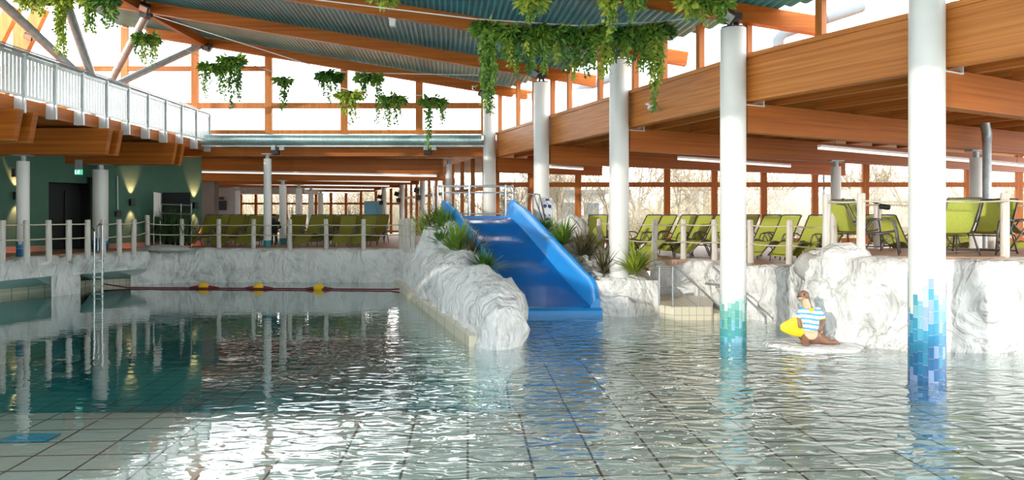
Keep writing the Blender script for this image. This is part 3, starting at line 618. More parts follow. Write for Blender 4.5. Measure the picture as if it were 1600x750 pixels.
for k, (a, b) in enumerate([((6.22, 14.9, 3.5), (13.5, 19.3, 3.42)), ((4.03, 17.8, 3.5), (7.55, 20.0, 3.46)), ((1.1, 21.2, 3.52), (2.1, 21.9, 3.5))]):
    light_tube(a, b, ['long light tube over the higher platform behind the blue mosaic column', 'light tube over the sun loungers behind the green mosaic column', 'short light tube beside the column with the small sign'][k], 'sun deck light tubes')
# ------------------------------------------------------------------ slide
SY = [20.35, 20.0, 19.75, 19.3, 18.8, 18.3, 17.8, 17.3, 16.9, 16.5, 16.2, 15.9, 15.72]
def sl_l(y): return interp([(15.7, -0.03), (15.9, -0.06), (20, -1.36), (20.4, -1.42)], y)
def sl_r(y): return interp([(15.7, 1.68), (15.9, 1.62), (20, -0.10), (20.4, -0.2)], y)
def sl_z(y, wav=1.0):
    t = min(1, max(0, (19.9-y)/4.15)); z = lerp(2.02, 0.14, 0.75*t+0.25*(t*t*(3-2*t))) + 0.055*wav*math.sin(t*PI*7)*(1-t)*min(1, t*6)
    return z
def wall_h(y): return interp([(15.7, 0.12), (15.78, 0.28), (15.95, 0.50), (17, 0.52), (19.3, 0.46), (19.75, 0.42), (20.2, 0.46), (20.5, 0.48)], y)
slide = thing('water_slide', 'wide bright blue water slide running down between white rocks into the pool', 'slide', (0.1, 18, 0))
ys = [20.4-0.09*i for i in range(53)]
m = MB(); m.grid([[(lerp(sl_l(y), sl_r(y), f), y, sl_z(y, 1-abs(2*f-1)**6)+0.05*(abs(2*f-1)**6)) for f in [i/16 for i in range(17)]] for y in ys]); m.build('chute', M['blue'], slide, smooth=True)
m = MB(); m.box(((sl_l(20.42)+sl_r(20.42))/2, 20.42, 1.98), (1.25, 0.08, 0.26)); m.build('top_step', M['blue_edge'], slide, bevel=0.02)
for s, fx in ((-1, sl_l), (1, sl_r)):
    m = MB(); rowsw = []
    for y in ys:
        x0 = fx(y); tt = min(1, max(0, (19.9-y)/4.15)); z0 = lerp(2.02, 0.14, 0.75*tt+0.25*(tt*tt*(3-2*tt)))+0.045; h = wall_h(y)
        if s < 0: h *= interp([(17.5, 1.0), (19.2, 0.72), (19.6, 0.85), (20.0, 1.0)], y)
        zt = z0+h; ln = 0.12 if s > 0 else interp([(16, 0.12), (18, 0.16), (19.4, 0.22), (20.3, 0.46)], y)
        rowsw.append([(x0-s*0.02, y, z0-0.14), (x0+s*0.02, y, z0+0.03), (x0+s*ln*0.6, y, z0+h*0.6), (x0+s*ln, y, zt-0.02), (x0+s*(ln+.02), y, zt), (x0+s*(ln+0.065), y, zt), (x0+s*(ln+0.08), y, zt-0.03), (x0+s*(ln+0.08), y, z0-0.16)])
    m.grid(rowsw); e = rowsw[-1]; m.add(e, [tuple(range(8))]); e = rowsw[0]; m.add(e, [tuple(range(8))])
    m.build('side_wall', M['blue_edge'] if s > 0 else M['blue_edge'], slide, smooth='auto')
m = MB(); m.box((0.03, 20.1, 2.30), (0.14, 0.2, 0.5)); m.build('end_block', M['blue_edge'], slide, bevel=0.02)
m = MB()
lip = [(0.03, 0.165), (-0.05, 0.15), (-0.10, 0.10), (-0.10, -0.10), (0, -0.14)]
m.grid([[(x, 15.73+a, b) for a, b in lip] for x in [lerp(-0.22, 1.92, i/10) for i in range(11)]]); m.build('bottom_lip', M['blue_edge'], slide, smooth='auto')
# platform and railings at the slide head
m = MB(); m.box((-0.75, 21.3, 1.2), (3.6, 1.7, 1.5)); tag(m.build('start_platform', M['cream']), 'tiled start platform at the head of the blue slide', 'platform')
rl = thing('head_railing', 'steel tube railing across the head of the blue slide', 'railing', (-0.9, 20.9, 1.9))
def rtube(name, pts, r, parent, mm='steel'):
    m = MB(); m.tube(pts, r, 10); return m.build(name, M[mm], parent, smooth='auto')
Yr = 20.75
for py_, r in ((291, 0.032), (301, 0.022), (334, 0.022)):
    rtube('crossbar', [P(683, py_, Yr), P(802, py_, Yr)], r, rl)
for p in (677, 684, 692, 733, 790, 801): rtube('post', [P(p, 289, Yr+(0.1 if p in (677, 801) else 0)), P(p, 345, Yr)], 0.03 if p != 733 else 0.036, rl)
hr = thing('stair_handrail', 'bent steel handrails of the stairs behind the slide beside the small sign', 'railing', (0.6, 20.2, 1.4))
for dx in (0, 9): rtube('rail', [P(822+dx, 352, 19.8), P(822+dx, 312, 19.8), P(827+dx, 303, 19.9), P(834+dx, 304, 19.9), P(848+dx*0.5, 345, 19.2)], 0.022, hr)
sg = thing('column_sign', 'small grey sign with round navy symbols strapped to a white column', 'sign', (0.816, 20.17, 2.2))
c3 = P(855, 327, 20.16); m = MB(); m.box((c3.x, 20.165, c3.z), (0.28, 0.02, 0.62)); m.build('plate', M['sign'], sg)
m = MB()
for dx, dz in ((-0.06, 0.09), (0.065, 0.08)): m.tube([(c3.x+dx, 20.153, c3.z+dz), (c3.x+dx, 20.149, c3.z+dz)], 0.05, 16)
for dz in (-0.16,):
    for dx in (-0.06, 0.06): m.box((c3.x+dx, 20.15, c3.z+dz), (0.05, 0.004, 0.035), M=Matrix.Rotation(0.6, 3, 'Y'))
m.box((c3.x, 20.15, c3.z+0.26), (0.1, 0.004, 0.06)); m.box((c3.x, 20.15, c3.z-0.27), (0.12, 0.004, 0.06)); m.build('symbols', M['navy'], sg)
# ------------------------------------------------------------------ rock mounds
def mound(name, ys, prof, label, seed, amp=0.14, mats='rock', cat='rock'):
    """prof(y) -> list of (x, z); rows along y"""
    rows = []
    for y in ys:
        p = prof(y); out = []
        L = [0]
        for (a, b), (c, d) in zip(p, p[1:]): L.append(L[-1]+math.hypot(c-a, d-b))
        n = 34
        for i in range(n+1):
            s = L[-1]*i/n
            for k in range(len(p)-1):
                if s <= L[k+1] or k == len(p)-2:
                    t = (s-L[k])/max(1e-6, L[k+1]-L[k]); q = (lerp(p[k][0], p[k+1][0], t), lerp(p[k][1], p[k+1][1], t)); tx, tz = p[k+1][0]-p[k][0], p[k+1][1]-p[k][1]; break
            ll = math.hypot(tx, tz); nx, nz = -tz/ll, tx/ll
            edge = min(1, i/3, (n-i)/3)
            k = rock_disp((q[0]+seed, y, q[1]), amp)*max(0.25, edge)
            out.append((q[0]+nx*k, y+0.35*k, q[1]+nz*k))
        rows.append(out)
    r0 = rows[0]; xc = sum(p[0] for p in r0)/len(r0); caps = []
    for j in range(8, 0, -1):
        f = j/8; row = []
        for x, y, z in r0:
            q = (lerp(x, xc, f), y-0.26*math.sin(f*PI/2), lerp(z, min(z, 0.5), f*0.35)); k = rock_disp((q[0]+seed, q[1], q[2]), amp)*0.8
            row.append((q[0], q[1]-k*f, q[2]+k*0.2*f))
        caps.append(row)
    o = MB().grid(caps+rows).build(name, M[mats], smooth=True, local=False)
    return tag(o, label, cat)
def isl_prof(y):
    xl = -0.52-0.2686*(y-11.8); hl = interp([(11.6, 0.5), (11.9, 0.58), (12.3, 0.64), (14, 0.78), (16, 0.95), (22, 1.10)], y)
    xr = interp([(11.6, 0.0), (11.9, 0.08), (12.4, 0.12), (13.5, 0.10), (15.6, -0.16), (15.9, -0.30), (20, -1.62), (22, -2.2)], y)
    hr_ = interp([(11.6, 0.50), (12, 0.62), (12.6, 0.70), (14, 0.8), (15.6, 0.62), (16.5, 0.82), (18, 1.45), (19.4, 1.98), (20.3, 2.25), (20.8, 1.6), (22, 1.1)], y)
    hm = interp([(11.6, 0.66), (11.95, 0.78), (12.5, 0.90), (14, 1.0), (16, 1.08), (18, 1.35), (20, 1.75), (21, 1.5), (22.2, 1.1)], y)
    if y < 11.85: xl, xr = xl+0.22, xr-0.02
    pts = [(xl, -1.4), (xl-0.02, 0.12), (xl+0.03, hl*0.75), (xl+0.16, hl), (lerp(xl, xr, 0.5), hm), (xr-0.10, hr_), (xr, hr_-0.1), (xr+0.05, -0.9)]
    return pts
ysI = [11.95+0.075*i for i in range(138)]
mound('rock_island', ysI, isl_prof, 'long white rock island between the deep pool and the blue slide', 41, amp=0.21)
# closing face at the tip
def rm_prof(y):
    xl = interp([(15.6, 1.98), (15.9, 1.86), (20, 0.16), (21.5, 0.1)], y); xr = interp([(15.75, 2.95), (16.0, 3.12), (17, 3.15), (18.2, 2.9), (20, 2.0), (21.5, 1.2)], y)
    h0 = interp([(15.75, 0.35), (16, 0.62), (17, 0.98), (18, 1.35), (19.2, 1.95), (20.2, 2.2), (21.5, 1.7)], y)
    h1 = interp([(15.75, 0.4), (16.0, 0.78), (16.6, 0.86), (18, 1.25), (19.5, 1.7), (21.5, 1.3)], y)
    h2 = interp([(15.75, 0.25), (16.0, 0.62), (16.6, 0.80), (18, 1.1), (20, 1.2), (21.5, 1.1)], y)
    return [(xl-0.14, -0.6), (xl-0.08, h0-0.55 if h0 > 0.7 else 0.1), (xl, h0-0.06), (xl+0.12, h0), (lerp(xl, xr, 0.55), h1), (xr-0.12, h2), (xr, h2-0.14), (xr+0.10, -0.8)]
ysR = [15.72+0.075*i for i in range(78)]
mr = mound('rock_mound', ysR, rm_prof, 'white rock mound planted with grasses between the slide and the steps', 57, amp=0.13)
fm = MB(); rf = rm_prof(16.0); rr = []
for j in range(15):
    z = lerp(-0.7, 0.72, j/14); row = []
    for i in range(22):
        x = lerp(1.78, 3.2, i/21); zz = z if j < 14 else z
        k = rock_disp((x+57, 15.9, z), 0.10); row.append((x, 15.9-0.10*math.sin(PI*i/21)-0.05-k*0.7+0.15*(j/14)**3, zz))
    rr.append(row)
tag(fm.grid(rr).build('front_face', M['rock'], mr, smooth=True))
# loose boulders
def boulder(c, r, label, seed, mm='rock', grp=None):
    m = MB(); m.ball((0, 0, 0), 1.0, 20); vs = []
    for v in m.v:
        k = 1+0.22*fbm(v+Vector((seed, 0, 0)), 1.1, 4); vs.append(Vector((v.x*r[0]*k, v.y*r[1]*k, v.z*r[2]*k))+Vector(c))
    m.v = vs; return tag(m.build('boulder', M[mm], smooth=True, merge=True), label, 'rock', grp)
boulder((X(263, 22.9), 22.6, 1.10), (0.85, 0.35, 0.12), 'flat grey boulder on the pool edge below the info board', 3, 'rock_grey')
boulder((X(895, 19.3), 19.6, 1.72), (0.45, 0.4, 0.42), 'white boulder behind the spiky plants right of the slide', 9)
boulder((X(1268, 12.9), 12.95, 1.22), (0.27, 0.3, 0.26), 'grey boulder at the corner of the higher platform', 12, 'rock_grey')
boulder((X(1322, 12.6), 12.65, 1.42), (0.42, 0.4, 0.24), 'big white boulder in front of the reclining chairs', 15)
boulder((X(795, 15.9), 15.0, 0.45), (0.2, 0.5, 0.25), 'smooth grey boulder beside the lower end of the slide', 21, 'rock_grey')
# otter's ledge
lg = MB(); rr = []
for j, (f, z) in enumerate([(0.0, 0.055), (0.5, 0.055), (0.88, 0.05), (0.97, 0.03), (1.0, -0.01), (0.90, -0.05), (0.45, -0.12), (0.4, -0.5)]):
    rr.append([(4.97+f*0.80*math.cos(2*PI*k/40)*(1+0.08*math.sin(3*2*PI*k/40)), 12.05+f*0.62*math.sin(2*PI*k/40), z) for k in range(41)])
tag(lg.grid(rr).build('rock_ledge', M['rock'], smooth=True), 'flat white ledge just above the water carrying the otter', 'rock')
# ------------------------------------------------------------------ otter figure
def remesh(mb, voxel, smooth_it=6):
    me = bpy.data.meshes.new('tmp'); me.from_pydata(mb.v, [], mb.f); o = bpy.data.objects.new('tmp', me); COL.objects.link(o)
    r = o.modifiers.new('r', 'REMESH'); r.mode = 'VOXEL'; r.voxel_size = voxel; r.use_smooth_shade = True
    s = o.modifiers.new('s', 'SMOOTH'); s.iterations = smooth_it; s.factor = 0.5
    dg = bpy.context.evaluated_depsgraph_get(); dg.update(); ev = o.evaluated_get(dg); n = bpy.data.meshes.new_from_object(ev)
    bpy.data.objects.remove(o); return n
def cap(m, a, b, ra, rb, n=14, k=5):
    a = Vector(a); b = Vector(b)
    for i in range(k+1): m.ball(a.lerp(b, i/k), lerp(ra, rb, i/k), n)
OB = Vector((4.84, 11.95, 0.055)); OS = 1.0
ot = thing('otter_statue', 'painted otter statue in a striped shirt holding a yellow surfboard on the ledge', 'statue', OB)
def link_mesh(me, name, mats, parent, loc=(0, 0, 0)):
    me.name = name; me.materials.clear()
    for x in mats: me.materials.append(x)
    o = bpy.data.objects.new(name, me); COL.objects.link(o); o.parent = parent; o.location = loc; return o
b = MB()
b.ball((0.02, 0.03, 0.13), (0.20, 0.18, 0.15), 18); b.ball((0.01, 0.01, 0.24), (0.175, 0.16, 0.16), 18); b.ball((-0.01, 0, 0.38), (0.155, 0.13, 0.16), 18); b.ball((-0.02, 0, 0.50), (0.14, 0.11, 0.10), 18)
cap(b, (-0.03, 0.0, 0.54), (-0.085, -0.01, 0.70), 0.078, 0.066)
b.ball((-0.105, -0.01, 0.785), (0.088, 0.078, 0.078), 18, M=Matrix.Rotation(0.35, 3, 'Y')); b.ball((-0.165, -0.035, 0.745), (0.055, 0.055, 0.042), 14); b.ball((-0.19, -0.045, 0.75), (0.032, 0.036, 0.03), 12); b.ball((-0.15, -0.03, 0.718), (0.05, 0.045, 0.03), 12)
b.ball((-0.055, -0.065, 0.815), (0.022, 0.016, 0.024), 10); b.ball((-0.075, 0.062, 0.83), (0.022, 0.016, 0.024), 10)
cap(b, (-0.02, 0.05, 0.66), (-0.05, 0.05, 0.78), 0.05, 0.055)
cap(b, (0.11, -0.05, 0.53), (0.17, -0.07, 0.39), 0.058, 0.05); cap(b, (0.17, -0.07, 0.39), (0.125, -0.13, 0.29), 0.048, 0.036); b.ball((0.115, -0.14, 0.275), (0.035, 0.03, 0.04), 12)
for dx in (-0.022, 0.0, 0.022): cap(b, (0.115+dx, -0.15, 0.27), (0.10+dx*1.2, -0.16, 0.225), 0.013, 0.010, 8, 3)
cap(b, (-0.14, 0.0, 0.52), (-0.20, -0.03, 0.40), 0.055, 0.045); cap(b, (-0.20, -0.03, 0.40), (-0.19, -0.08, 0.29), 0.043, 0.036)
cap(b, (-0.10, -0.06, 0.09), (-0.14, -0.15, 0.045), 0.075, 0.05); b.ball((-0.15, -0.17, 0.035), (0.075, 0.07, 0.036), 14)
for dx in (-0.045, -0.012, 0.022, 0.05): b.ball((-0.155+dx, -0.235, 0.022), (0.017, 0.026, 0.02), 8)
cap(b, (0.14, -0.04, 0.10), (0.23, -0.10, 0.055), 0.095, 0.06); b.ball((0.30, -0.13, 0.045), (0.10, 0.06, 0.045), 14)
for dy in (-0.035, 0.0, 0.032): b.ball((0.395, -0.14+dy, 0.028), (0.028, 0.016, 0.02), 8)
cap(b, (0.12, 0.10, 0.09), (0.36, 0.16, 0.04), 0.09, 0.03)
me = remesh(b, 0.011, 8)
body = link_mesh(me, 'body', [M['otter'], M['tan']], ot)
for p in me.polygons:
    c = p.center; n = p.normal; p.use_smooth = True
    tan = (((c.x+0.03)/0.10)**2+((c.z-0.20)/0.115)**2 < 1 and n.y < -0.15) or (c.z > 0.5 and c.z < 0.735 and n.y < 0.25 and c.x < -0.01 and not (c.x > -0.05 and n.x > 0.6)) or (c.x < -0.10 and c.z < 0.752 and c.z > 0.66)
    p.material_index = 1 if tan else 0
b = MB(); b.ball((-0.218, -0.055, 0.768), (0.018, 0.022, 0.014), 12); b.build('nose', M['black'], ot, smooth=True, local=True)
for q in ((-0.128, -0.083, 0.802), (-0.178, 0.02, 0.80)):
    b = MB(); b.ball(q, 0.013, 12); b.build('eye', M['black'], ot, smooth=True, local=True)
b = MB(); b.tube([(-0.205, -0.083, 0.722), (-0.165, -0.094, 0.725), (-0.13, -0.085, 0.748)], 0.004, 6); b.build('mouth', M['otter'], ot, local=True)
b = MB(); b.ball((0.01, 0.01, 0.25), (0.187, 0.172, 0.06), 20); b.ball((-0.01, 0, 0.38), (0.169, 0.145, 0.165), 20); b.ball((-0.02, 0, 0.50), (0.152, 0.122, 0.10), 20); b.ball((0.0, 0, 0.30), (0.18, 0.163, 0.10), 20)
cap(b, (0.10, -0.045, 0.53), (0.155, -0.065, 0.44), 0.068, 0.064); cap(b, (-0.13, 0.0, 0.53), (-0.18, -0.02, 0.44), 0.064, 0.058)
me = remesh(b, 0.011, 6); sh = link_mesh(me, 'shirt', [M['shirt_w'], M['shirt_b'], M['yel_paint']], ot)
for p in me.polygons:
    p.use_smooth = True; z = p.center.z; x = p.center.x; k = 1 if ((z+0.012*math.sin(x*14)) % 0.078) < 0.033 else 0
    if abs(x) > 0.12 and z > 0.40 and z < 0.425 and x > 0: k = 2
    p.material_index = k
b = MB(); ring = []
for i in range(15):
    a = -PI*0.35+(PI*1.7)*i/14-PI/2+0.9
    ring.append([(-0.035+0.088*math.cos(a), 0.0+0.085*math.sin(a), 0.585), (-0.035+0.125*math.cos(a), 0.118*math.sin(a), 0.545), (-0.035+0.128*math.cos(a), 0.12*math.sin(a), 0.535), (-0.035+0.08*math.cos(a), 0.08*math.sin(a), 0.57)])
b.grid(ring); b.build('collar', M['yel_paint'], ot, smooth=True, local=True)
b = MB(); rr = []
for i in range(25):
    t = i/24; x = lerp(-0.49, 0.16, t); hw = 0.185*(math.sin(PI*min(1, 0.02+t*0.72)))**0.6*(1-0.1*t); zc = 0.265+0.02*t; r = []
    for k in range(16):
        a = 2*PI*k/16; r.append((x, 0.02-0.055+0.035*math.sin(a)*min(1, t*6+0.1)-0.05*(t-0.4), zc+hw*math.cos(a)))
    r.append(r[0]); rr.append(r)
sb_ = b.grid(rr).build('surfboard', M['yel_paint'], ot, smooth=True, local=True); sb_['label'] = 'yellow pointed surfboard under the arm'
# ------------------------------------------------------------------ steps with handrails by the green mosaic column
st = thing('entry_steps', 'cream tiled entry steps into the water beside the white mound', 'steps', (3.6, 15.6, -0.5))
m = MB(); m.prism([(X(1032, 15.2), 15.3), (X(1052, 15), 14.95), (X(1112, 15), 14.95), (X(1112, 17.2), 17.0), (X(1030, 17.2), 17.2)], -0.8, 0.27); m.build('landing', M['cream_v'], st)
for k in range(3):
    m = MB(); m.box((4.20+0.32*k, 15.7, -0.30-0.12*k+0.12), (0.34, 1.4, 0.62)); m.build('step', M['cream_v'], st)
for nm, Yh, lb in (('handrail', 15.0, 'steel handrail with two posts on the entry steps nearest the mound'), ('handrail', 14.35, 'steel handrail slanting behind the green mosaic column')):
    h = thing(nm, lb, 'handrail', (X(1080, Yh), Yh, 0.2), group='handrails of the entry steps')
    if Yh == 15.0:
        rtube('top_bar', [P(1026, 416, Yh), P(1056, 416, Yh), P(1060, 419, Yh), P(1135, 489, Yh)], 0.022, h)
        rtube('mid_bar', [P(1030, 447, Yh), P(1054, 447, Yh), P(1112, 500, Yh)], 0.014, h)
        for a, c in ((1030, 478), (1051, 481), (1092, 504)): rtube('post', [P(a, c, Yh), P(a, 417 if a < 1060 else 449, Yh)], 0.020, h)
    else:
        rtube('top_bar', [P(1114, 417, Yh+1.0), P(1122, 424, Yh+.9), P(1196, 494, Yh)], 0.022, h); rtube('post', [P(1196, 494, Yh), P(1197, 508, Yh)], 0.02, h)
        rtube('post', [P(1128, 430, Yh+.9), P(1124, 428, Yh+1.25)], 0.016, h)
m = MB(); m.beam(P(1102, 443, 15.75), P(1150, 448, 15.3), 0.04, 0.05); tag(m.build('grab_bar', M['steel']), 'short level grab bar on the rock wall behind the green mosaic column', 'handrail')
# ------------------------------------------------------------------ pool ladder
ld = thing('pool_ladder', 'steel pool ladder hanging down the rock edge by the navy mosaic column', 'ladder', (X(152, 19.5), 19.5, -0.5))
Yl = 19.35
for p in (147.5, 160):
    rtube('rail', [P(p, 560, Yl)-Vector((0, 0, 0)), P(p, 400, Yl), P(p, 362 if p < 150 else 352, Yl), P(p-2 if p < 150 else p-4, 357 if p < 150 else 350, Yl+.12), P(p-7, 358 if p < 150 else 353, Yl+.5), P(p-7, 392, Yl+.55)], 0.024, ld)
for k, y in enumerate((407, 421, 433, 447, 459)): 
    m = MB(); m.beam(P(146, y, Yl), P(161.5, y, Yl), 0.09, 0.035); m.build('rung', M['steel'], ld)
# ------------------------------------------------------------------ lane floats
def rope_pts(a, b, sag, n=16): return [Vector(a).lerp(Vector(b), i/n)+Vector((0, 0, -sag*4*(i/n)*(1-i/n))) for i in range(n+1)]
lr = rope_pts(P(171, 443, 21.4) , P(640, 453, 20.8), 0.0); 
for q in lr: q.z = 0.025
lr[0] = Vector((X(171, 22.0), 21.7, 0.10)); lr[-1] = Vector((X(640, 20.5), 20.6, 0.08))
m = MB(); m.tube(lr, 0.022, 6); tag(m.build('lane_rope', M['red']), 'dark red lane rope floating across the deep pool', 'rope')
for k, p in enumerate((318.5, 403, 496)):
    y = 21.4-0.25*k; c = Vector((X(p, y), 21.45-0.18*k-0.05, 0.06))
    t = thing('lane_float', ['yellow float on the lane rope closest to the ladder', 'middle yellow float on the dark red lane rope', 'yellow float on the lane rope closest to the rock island'][k], 'float', c, group='floats on the lane rope')
    m = MB(); m.ball(c, (0.16, 0.13, 0.12), 16); m.ball(c+Vector((-.02, 0, -.08)), (0.13, 0.11, 0.08), 12); m.build('buoy', M['yellow'], t, smooth=True)
    m = MB(); m.tube([c+Vector((-.42, 0, -.03)), c+Vector((-.15, 0, -.03))], [0.015, 0.06], 8); m.tube([c+Vector((.15, 0, -.03)), c+Vector((.42, 0, -.03))], [0.06, 0.015], 8); m.build('rope_collar', M['red'], t)
# ------------------------------------------------------------------ fence posts and ropes
def post(px, Y, z, h, label, group):
    rnd = random.Random(int(px*7)); t = rnd.uniform(-0.02, 0.02); c = (X(px, Y), Y); m = MB()
    m.tube([(c[0], c[1], z-0.1), (c[0]+t*.3, c[1], z+h*0.5), (c[0]+t, c[1], z+h-0.02), (c[0]+t, c[1], z+h)], [0.072, 0.070, 0.068, 0.055], 12)
    o = m.build('rope_post', M['post'], smooth='auto'); tag(o, label, 'post', group); return Vector((c[0]+t, c[1], z))
def ropes(pts, hs, labels, group):
    for h, l in zip(hs, labels):
        path = []
        for a, b in zip(pts, pts[1:]):
            path += rope_pts(a+Vector((0, -0.075, h)), b+Vector((0, -0.075, h)), 0.025 if (b-a).length > 0.6 else 0.005, 8)[:-1]
        path.append(pts[-1]+Vector((0, -0.075, h)))
        m = MB(); m.tube(path, 0.017, 6); tag(m.build('barrier_rope', M['rope'], smooth=True), l, 'rope', group)
LP = [(-38, 16.9), (3.5, 17.4), (42, 17.8), (76.5, 18.3), (107.5, 18.75), (137, 19.25)]
pp = [post(p, y, DECK, 0.93, 'weathered rope post on the pool edge by the dark doorway, %s from the ladder' % ORD[len(LP)-1-k], 'posts along the green wall side') for k, (p, y) in enumerate(LP)]
ropes(pp, (0.82, 0.46), ('upper rope along the pool edge in front of the dark doorway', 'lower rope along the pool edge in front of the dark doorway'), 'ropes before the doorway')
LP2 = [(161, 20.0), (186.5, 20.6), (209, 21.3), (230.5, 23.0)]
pp = [post(p, y, DECK if k < 3 else DECK+.05, 0.93 if k < 3 else 1.0, 'weathered rope post before the lit green wall, %s beyond the ladder' % ORD[k], 'posts beyond the ladder') for k, (p, y) in enumerate(LP2)]
ropes(pp, (0.82, 0.46), ('upper rope between the ladder and the info board', 'lower rope between the ladder and the info board'), 'ropes beyond the ladder')
LP3 = [(284, 23.65), (342, 23.65), (396, 23.7), (453, 23.65), (510, 23.7), (568, 23.65), (626, 23.6)]
p3 = [post(p, y, DECK, 0.92, 'weathered rope post at the back edge of the deep pool, %s from the info board' % ORD[k], 'posts along the back edge') for k, (p, y) in enumerate(LP3)]
ropes([pp[-1]]+p3, (0.74, 0.42), ('upper rope across the back edge of the deep pool', 'lower rope across the back edge of the deep pool'), 'ropes along the back edge')
LP4 = [(633, 22.7), (639, 21.9), (646, 21.2)]
p4 = [post(p, y, DECK, 0.95, 'pale rope post behind the grasses of the rock island, %s from the corner' % ORD[k], 'posts behind the rock island') for k, (p, y) in enumerate(LP4)]
ropes([p3[-1]]+p4, (0.74, 0.42), ('upper rope behind the grasses of the rock island', 'lower rope behind the grasses of the rock island'), 'ropes behind the rock island')
RP = [(936, 20.6), (979, 18.7), (1022.5, 17.75), (1068, 17.65), (1117, 17.3), (1173, 16.3), (1233, 15.55)]
p5 = [post(p, y, DECK, 0.95, 'rope post on the edge of the sun deck above the steps, %s from the slide' % ORD[k], 'posts along the sun deck edge') for k, (p, y) in enumerate(RP)]
p5b = p5 + [post(1303, 14.2, DECK, 1.32, 'tall rope post at the change of level behind the white boulder', 'posts along the sun deck edge')]
ropes(p5b, (0.83, 0.42), ('upper rope along the sun deck edge', 'lower rope along the sun deck edge'), 'ropes along the sun deck')
RP2 = [(1291, 13.0), (1345, 12.45), (1451, 12.2), (1570, 12.25), (1680, 12.1)]
p6 = [post(p, y, PLAT, 1.06, 'tall rope post on the higher platform, %s from the grey boulder' % ORD[k], 'posts on the higher platform') for k, (p, y) in enumerate(RP2)]
ropes(p6, (0.93,), ('rope along the rim of the higher platform',), 'ropes of the higher platform')
RP3 = [(1371, 15.0), (1550, 15.1), (1690, 15.0)]
p7 = [post(p, y, PLAT, 1.02, 'rope post at the rear of the higher platform, %s from the slim column' % ORD[k], 'posts behind the platform chairs') for k, (p, y) in enumerate(RP3)]
ropes([p6[0]]+p7, (0.90,), ('rope behind the chairs of the higher platform',), 'rear rope of the higher platform')
# ------------------------------------------------------------------ sun loungers
def make_lounger(fab, name='sun_lounger'):
    t = thing(name, 'x', 'sun lounger', (0, 0, 0)); w2 = 0.275
    prof = [(0.62, 1.04), (0.57, 0.98), (0.40, 0.72), (0.22, 0.46), (0.12, 0.385), (0.0, 0.365), (-0.15, 0.39), (-0.38, 0.44), (-0.50, 0.43), (-0.62, 0.36), (-0.95, 0.13)]
    def sling(i0, i1, nm):
        m = MB(); r = []
        for (y, z) in prof[i0:i1+1]: r.append([(x, y, z-0.012*(1-(x/w2)**2)) for x in [-w2+0.02+(2*w2-0.04)*k/6 for k in range(7)]])
        r2 = [[(x, y, z-0.008) for x, y, z in q] for q in r]
        m.grid(r); m.grid(r2); return m.build(nm, fab, t, smooth=True)
    sling(0, 4, 'backrest'); sling(4, 8, 'seat'); sling(8, 10, 'leg_rest')
    for s in (-1, 1):
        m = MB(); m.tube([(s*w2, y, z) for y, z in prof], 0.017, 8); m.build('side_frame', M['frame'], t, smooth=True)
        m = MB(); m.tube([(s*(w2+.03), 0.30, 0.56), (s*(w2+.05), 0.20, 0.61), (s*(w2+.05), -0.02, 0.62), (s*(w2+.05), -0.13, 0.59), (s*(w2+.05), -0.19, 0.50), (s*(w2+.04), -0.21, 0.40)], 0.017, 8); m.build('armrest', M['frame'], t, smooth=True)
        m = MB(); m.tube([(s*(w2+.04), -0.20, 0.42), (s*(w2+.04), -0.27, 0.02), (s*(w2+.04), -0.29, 0.0)], 0.016, 8); m.build('leg', M['frame'], t, smooth=True)
        m = MB(); m.tube([(s*(w2+.04), -0.02, 0.60), (s*(w2+.04), 0.30, 0.20), (s*(w2+.04), 0.42, 0.0)], 0.016, 8); m.build('leg', M['frame'], t, smooth=True)
        m = MB(); m.tube([(s*(w2-.03), -0.90, 0.15), (s*(w2-.03), -0.93, 0.0)], 0.014, 6); m.build('foot', M['frame'], t)
    m = MB(); m.tube([(-w2, 0.62, 1.04), (-w2+.04, .63, 1.055), (w2-.04, .63, 1.055), (w2, 0.62, 1.04)], 0.018, 8); m.build('head_bar', M['frame'], t, smooth=True)
    for yy, zz in ((0.20, 0.32), (-0.22, 0.30)): m = MB(); m.tube([(-w2-.04, yy, zz), (w2+.04, yy, zz)], 0.014, 6); m.build('cross_bar', M['frame'], t)
    return t
